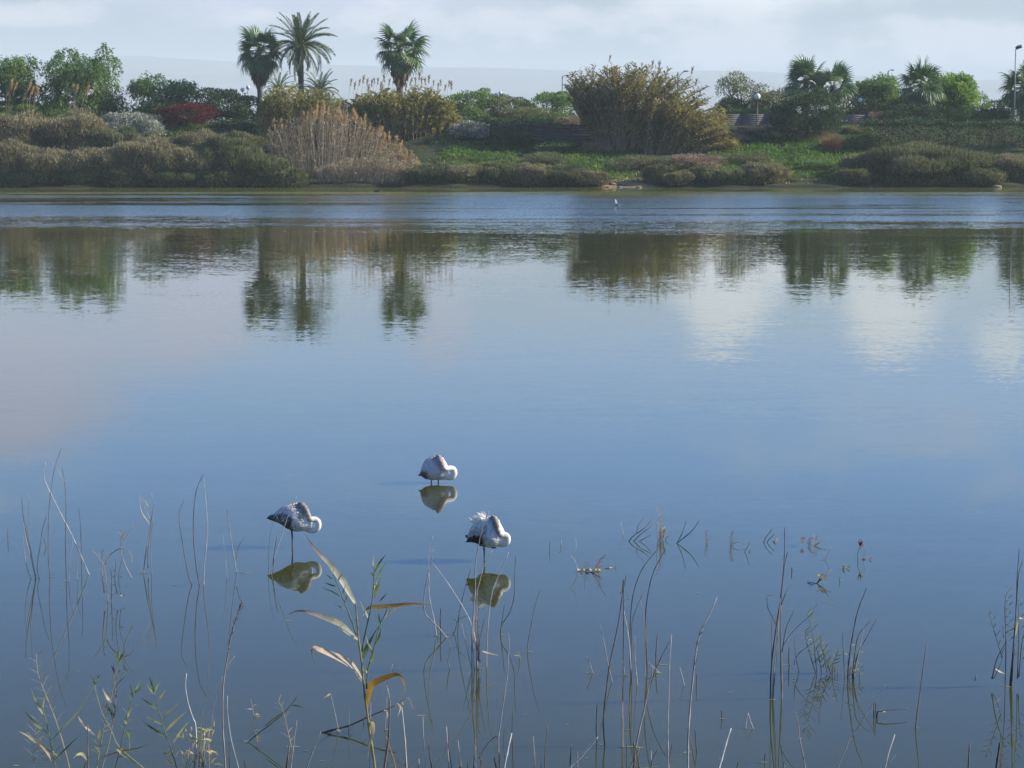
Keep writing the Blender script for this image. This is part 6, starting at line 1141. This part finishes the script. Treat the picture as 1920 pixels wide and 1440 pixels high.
stalk('G', [(1008, 1560), (1000, 1170), (985, 1030), (958, 925)], 'pale thin stalk leaning left beside the right one of the arching pair', 1.8, G, foot=1268)
stalk('H', [(937, 552), (925, 420), (915, 300), (912, 108)], 'straight grey stalk standing right between the arching pair', 2.4, G)
stalk('H', [(1105, 362), (1105, 250), (1112, 150), (1122, 78)], 'short rough brown stalk right of the arching pair', 3.4, B)
stalk('H', [(922, 1112), (960, 920), (1000, 760), (1040, 560), (1068, 450), (1072, 368)], 'thick grey stalk leaning right below the arching pair', 4.0, G, tint=0.5)
stalk('H', [(1010, 720), (1080, 460), (1160, 280), (1210, 190), (1268, 108)], 'thin stalk bending right behind the thick leaning grey one', 2.4, B, foot=1318)
stalk('H', [(1130, 438), (1080, 390), (1028, 342)], 'short pale broken piece leaning off the right arching stalk', 3.0, G)
stalk('H', [(1218, 1310), (1210, 1000), (1220, 560), (1226, 350), (1245, 98)], 'straight tall grey stalk, right of the thick leaning one', 3.2, G, foot=1450)
stalk('H', [(1222, 1260), (1235, 1160), (1250, 1080)], 'short brown spur at the foot of the straight tall grey stalk', 2.6, B, foot=1440)
reed('very tall stalk with a dark shaggy tassel halfway, leaning right', [('H', [(1392, 1310), (1392, 1050), (1410, 750), (1440, 450), (1475, 180), (1540, 0), (1592, -104), (1650, -238)], 4.6, M_GREY)], (), (), foot=1485, cat='reed stalk', name='tasselled_reed', heads=[(0, (0.52, 0.74))])
stalk('H', [(1357, 548), (1340, 470), (1318, 388)], 'short leaning stub left of the very tall tasselled stalk', 2.4, G)
stalk('H', [(1467, 562), (1468, 500), (1468, 448)], 'short upright stub right of the very tall tasselled stalk', 2.4, B)
stalk('H', [(802, 1112), (802, 800), (804, 518)], 'straight lone grey stalk left below the arching pair', 3.4, G)
stalk('H', [(827, 468), (815, 400), (800, 325)], 'small leaning stub above the straight lone grey stalk', 2.2, G)
stalk('H', [(572, 1055), (566, 900), (574, 724)], 'dark stalk with a knob, behind the thick white fallen stick', 3.4, B)
stalk('H', [(320, 1310), (450, 1170), (578, 1018)], 'thick white stick leaning right, left one of two at the bottom edge', 7.0, G, foot=1482, tint=0.95, name='white_stick')
stalk('H', [(1668, 1310), (1700, 1190), (1740, 1050), (1778, 938)], 'thick white stick with a splintered tip, right one of two at the bottom edge', 7.0, G, foot=1482, tint=0.95, name='white_stick')
stalk('H', [(1470, 1148), (1462, 1050), (1455, 948)], 'short stub in the water right of the tall tasselled stalk foot', 3.0, B)
stalk('H', [(1460, 1310), (1430, 1120), (1400, 990), (1368, 938)], 'brown stalk leaning left behind the tall tasselled stalk foot', 3.0, B, foot=1455)
stalk('H', [(1697, 852), (1690, 772)], 'tiny stub standing alone between the two tall right stands', 2.6, B)
stalk('H', [(905, 1310), (910, 1180), (905, 1065)], 'thick dark cut stub at the foot of the thick leaning grey stalk', 6.0, B, foot=1472)
stalk('H', [(865, 1310), (910, 1210), (955, 1118)], 'grey stick leaning across the thick dark cut stub', 4.2, G, foot=1470)
reed('small forked stub left of the straight tall grey stalk foot', [('H', [(1062, 1290), (1062, 1220), (1060, 1140)], 3.0, G), ('H', [(1065, 1232), (1090, 1180), (1118, 1128)], 2.4, B)], cat='reed stalk', name='dead_stalk')
# --- right stand
reed('tallest close bunch of upright brown stalks on the right side', [('J', [(298, 836), (305, 600), (330, 350), (375, 50), (395, -110), (410, -240), (422, -450), (422, -652)], 3.0, B), ('J', [(320, 850), (335, 640), (350, 450), (370, 200), (388, 20), (420, -300), (452, -450)], 3.0, B), ('J', [(396, 838), (390, 500), (386, 200), (390, 20)], 3.0, B), ('J', [(302, 800), (306, 600), (312, 380), (308, 118)], 2.2, B), ('J', [(310, 845), (340, 500), (372, 150), (385, -40)], 3.0, G), ('J', [(400, 838), (402, 640), (395, 420)], 2.0, G), ('J', [(350, 190), (320, 130), (275, 40), (270, -40)], 2.0, B), ('J', [(392, 20), (425, -60), (445, -110), (488, -158)], 2.2, B), ('J', [(400, 430), (430, 250), (460, 160), (506, 70)], 2.0, B), ('J', [(408, 380), (480, 270), (580, 170), (660, 90), (712, 0)], 2.0, G)], cat='reed clump', name='reed_clump')
reed('low tangle of thin dark leaved reeds standing in the water on the right', [('J', [(705, 615), (690, 470), (680, 350), (660, 250), (640, 150), (625, 100)], 1.8, B), ('J', [(690, 605), (650, 470), (610, 330), (600, 245)], 1.8, B), ('J', [(742, 592), (720, 470), (700, 390)], 1.8, B), ('J', [(830, 642), (800, 540), (760, 430), (720, 360)], 2.0, B), ('J', [(832, 642), (850, 520), (890, 410)], 2.0, B), ('J', [(800, 640), (770, 500), (735, 330), (740, 280)], 1.6, B), ('J', [(640, 370), (720, 310), (740, 290)], 1.2, B)],
     [('J', [(605, 335), (630, 325), (660, 322)], 4, M_STRAW)], [('J', [(705, 615), (680, 350), (640, 150), (622, 90)], 15, 22, M_GREEN), ('J', [(690, 605), (610, 330), (600, 245)], 11, 18, M_GREEN), ('J', [(830, 642), (760, 430), (720, 360)], 14, 20, M_GREEN), ('J', [(832, 642), (850, 520), (890, 410)], 12, 20, M_GREEN), ('J', [(800, 640), (770, 500), (735, 330)], 12, 18, M_OLIVE), ('J', [(742, 592), (700, 390)], 9, 16, M_GREEN), ('J', [(900, 640), (840, 600), (760, 560)], 9, 16, M_GREEN)], cat='reed clump', name='leafy_reed')
reed('thin stalk with a long sideways twig, left of the dark leaved tangle', [('J', [(550, 602), (520, 470), (514, 380), (512, 288)], 2.0, B), ('J', [(522, 480), (560, 430), (640, 370)], 1.8, B), ('J', [(505, 540), (512, 490)], 1.6, B)], cat='reed stalk', name='dead_stalk')
stalk('J', [(946, 642), (935, 450), (925, 262)], 'thin lone stalk right of the dark leaved tangle', 1.8, B)
reed('clump of stalks arching right with pale leaf scraps, right of the dark leaved tangle', [('J', [(970, 662), (985, 480), (1020, 260), (1050, 110), (1085, 0), (1110, -60), (1138, -130)], 2.8, B), ('J', [(1012, 640), (1030, 480), (1060, 300), (1120, 215), (1184, 142)], 2.4, B), ('J', [(1030, 622), (1090, 330), (1116, 215)], 2.0, G), ('J', [(1022, 622), (1060, 450), (1150, 280), (1232, 128)], 2.4, B), ('J', [(985, 640), (1000, 560), (1005, 480)], 1.8, G), ('J', [(1075, 640), (1085, 580), (1112, 548)], 1.8, B)], [('J', [(1000, 380), (1020, 370), (1050, 355)], 5, M_GREEN), ('J', [(1005, 440), (1035, 430), (1060, 425)], 5, M_GREEN), ('J', [(1080, 435), (1100, 428), (1112, 436)], 4, M_STRAW), ('J', [(1060, 520), (1080, 530), (1092, 538)], 4, M_STRAW), ('J', [(985, 465), (965, 450), (945, 440)], 4, M_STRAW), ('J', [(1020, 560), (1030, 540), (1032, 520)], 6, M_FLOAT)], [('J', [(1010, 640), (1020, 560), (1030, 500)], 12, 12, M_STRAW), ('J', [(975, 650), (985, 560)], 8, 10, M_DRYTWIG), ('J', [(1070, 640), (1090, 590)], 6, 10, M_OLIVE)], cat='reed clump', name='reed_clump')
stalk('J', [(885, 1440), (980, 1210), (1030, 1130), (1080, 1060), (1190, 880), (1302, 706)], 'long thin bent stalk slanting up to the right from the bottom edge', 2.6, G, foot=1452)
reed('double short stub with a dark stem lying level to the right', [('J', [(1200, 1000), (1200, 940), (1202, 872)], 3.0, B), ('J', [(1222, 995), (1216, 930), (1216, 868)], 2.6, B), ('J', [(1232, 948), (1300, 938), (1400, 932), (1495, 925)], 3.0, B)], [('J', [(1255, 950), (1280, 945), (1305, 952)], 6, M_FLOAT)], cat='drowned stem', name='drowned_stem')
stalk('J', [(604, 1440), (580, 1310), (555, 1190), (540, 1060), (518, 955)], 'grey stalk leaning left below the dark leaved tangle', 3.2, G, foot=1455)
reed('broken stalk bent into an upside down V left of the tallest right bunch', [('J', [(82, 1096), (92, 1030), (105, 958)], 2.6, G), ('J', [(155, 1112), (130, 1040), (106, 960)], 2.6, G)], cat='reed stalk', name='dead_stalk')
stalk('J', [(248, 1392), (250, 1350), (253, 1312)], 'small stub below the tallest right bunch', 2.6, B)
stalk('J', [(465, 548), (460, 480), (464, 386)], 'short thick dark stub right of the tallest right bunch', 3.6, B)
stalk('J', [(1300, 1440), (1330, 1310), (1384, 1148)], 'grey stalk leaning right near the bottom edge, below the level stem', 3.0, G, foot=1455)
stalk('J', [(1310, 1430), (1350, 1375), (1396, 1316)], 'short brown spur beside the leaning grey stalk below the level stem', 2.6, B, foot=1450)
stalk('K', [(250, 1197), (262, 1090), (275, 1000), (300, 800), (318, 668)], 'lone tall dark stalk leaning slightly right, right of the level stem', 3.0, B)
stalk('K', [(621, 900), (622, 872)], 'tiny dark post like stub alone on the right side', 4.5, B)
stalk('K', [(575, 1450), (578, 1370), (583, 1288)], 'thick dark cut stub at the bottom edge, left one of two on the right', 5.5, B, foot=1482)
stalk('K', [(745, 1450), (755, 1370), (767, 1283)], 'thick dark cut stub at the bottom edge, right one of two on the right', 6.5, B, foot=1482)
stalk('K', [(770, 1440), (773, 1380), (778, 1318)], 'thin stub beside the rightmost thick dark cut stub', 2.6, B, foot=1476)
reed('tall leafy bunch of dark reeds at the right edge', [('K', [(835, 937), (850, 700), (862, 550), (870, 400), (875, 250), (888, 96)], 3.0, B), ('K', [(830, 905), (855, 650), (878, 300), (890, 220), (908, 165)], 2.6, B), ('K', [(800, 930), (805, 700), (800, 420), (825, 350), (855, 318)], 2.2, B), ('K', [(876, 892), (885, 600), (880, 400)], 2.2, B), ('K', [(720, 892), (750, 770), (810, 660)], 3.0, B), ('K', [(782, 765), (740, 620), (700, 495)], 1.8, B), ('K', [(842, 930), (850, 800), (862, 700)], 2.6, M_DRYTWIG), ('K', [(885, 880), (900, 700), (918, 600)], 2.2, B), ('K', [(790, 640), (785, 560)], 1.4, B), ('K', [(730, 890), (760, 830), (785, 770)], 1.6, B)],
     [('K', [(862, 640), (880, 540), (908, 470)], 5, M_STRAW), ('K', [(740, 832), (770, 850), (800, 862)], 5, M_STRAW), ('K', [(885, 520), (900, 522), (916, 526)], 4, M_STRAW)], [('K', [(790, 780), (740, 620), (700, 495)], 11, 16, M_GREEN), ('K', [(835, 700), (825, 500), (820, 320)], 14, 12, M_GREEN), ('K', [(805, 640), (800, 420)], 9, 10, M_GREEN), ('K', [(905, 820), (900, 620), (890, 400)], 12, 14, M_GREEN), ('K', [(840, 780), (848, 560)], 8, 12, M_GREEN)], cat='reed clump', name='reed_clump')

# --- leaf scraps on the water
FLOAT_MESH = []
for v in range(3):
    mb = MB(); mb.blade(np.array([[-0.5, 0, 0], [-0.2, 0.05 + 0.05 * v, 0], [0.15, -0.03, 0], [0.5, 0.04 - 0.05 * v, 0]]), [0.03, 0.13, 0.11, 0.02], (0, 1, 0), 0.3 + 0.25 * v, 0.0); me_ = mb.mesh('floating_leaf'); me_.materials.append(M_FLOAT); FLOAT_MESH.append(me_)
def floating_leaf(p, L, label, group, yaw):
    o = bpy.data.objects.new('floating_leaf', FLOAT_MESH[int(RNG.integers(3))]); COL.objects.link(o); o.location = (p[0], p[1], 0.003); o.scale = (L, L, 1.0); o.rotation_euler.z = yaw; tag(o, label, 'floating leaf', group)
for (org, Y) in N_STALK:
    if Y > 27 or RNG.random() < 0.35: continue
    for k in range(1 if RNG.random() < 0.6 else 2):
        floating_leaf((org[0] + RNG.normal() * 0.035, org[1] + RNG.normal() * 0.02), 0.04 + 0.045 * RNG.random(), 'yellowed leaf scrap floating at the foot of a dead reed stalk', 'leaf scraps round the stalk feet', RNG.normal() * 0.4)
DRIFT = [(541, 1164.5, 14, 'below the brown winged flamingo reflection'), (117, 1105, 12, 'left of the straw tuft'), (145, 1259, 9, 'above the reeds in the bottom left corner'), (395, 1293, 10, 'left of the tall tasselled stalk'),
 (1310, 1112, 10, 'above the very tall tasselled stalk'), (1444, 1116, 16, 'beside the tallest bunch of brown stalks'), (1558, 1132, 14, 'below the floating knot of branches'), (1369, 1299, 16, 'between the tasselled stalk and the tallest brown bunch'),
 (790, 1342, 18, 'right of the broad leaved reed foot'), (985, 1341, 8, 'right of the tall straight stalk at the bottom'), (1063, 1358, 8, 'left of the thick white stick, farther out'), (1160, 1340, 9, 'left of the straight lone grey stalk'), (1178, 1369, 12, 'just right of the straight lone grey stalk'),
 (1465, 1040, 8, 'beside the tip of the tallest brown bunch'), (603, 1427, 12, 'at the bottom edge below the fallen branch'), (575, 1408, 12, 'left of the leaning grey stub by the fallen branch'), (1100, 1421, 8, 'beside the left thick white stick'), (465, 1075, 14, 'left of the flamingo tail stalks'),
 (329, 1097, 10, 'left of the tall arched pair of stalks'), (550, 884, 9, 'farthest out, above the brown winged flamingo'), (1275, 1415, 10, 'at the foot of the tall tasselled stalk'), (1500, 1385, 12, 'on the grey stalk below the dark tangle'), (1565, 1311, 8, 'below the dark leaved tangle'),
 (1490, 1277, 9, 'right of the tallest brown bunch foot'), (30, 1436, 14, 'in the very bottom left corner'), (1870, 1330, 9, 'below the leafy bunch at the right edge')]
for (px, py, w_, where) in DRIFT:
    p = onwater(px, py); floating_leaf(p, w_ / ppm(p.y), 'pale leaf fragment floating ' + where, 'leaf fragments drifting on the open water', RNG.normal() * 0.25)
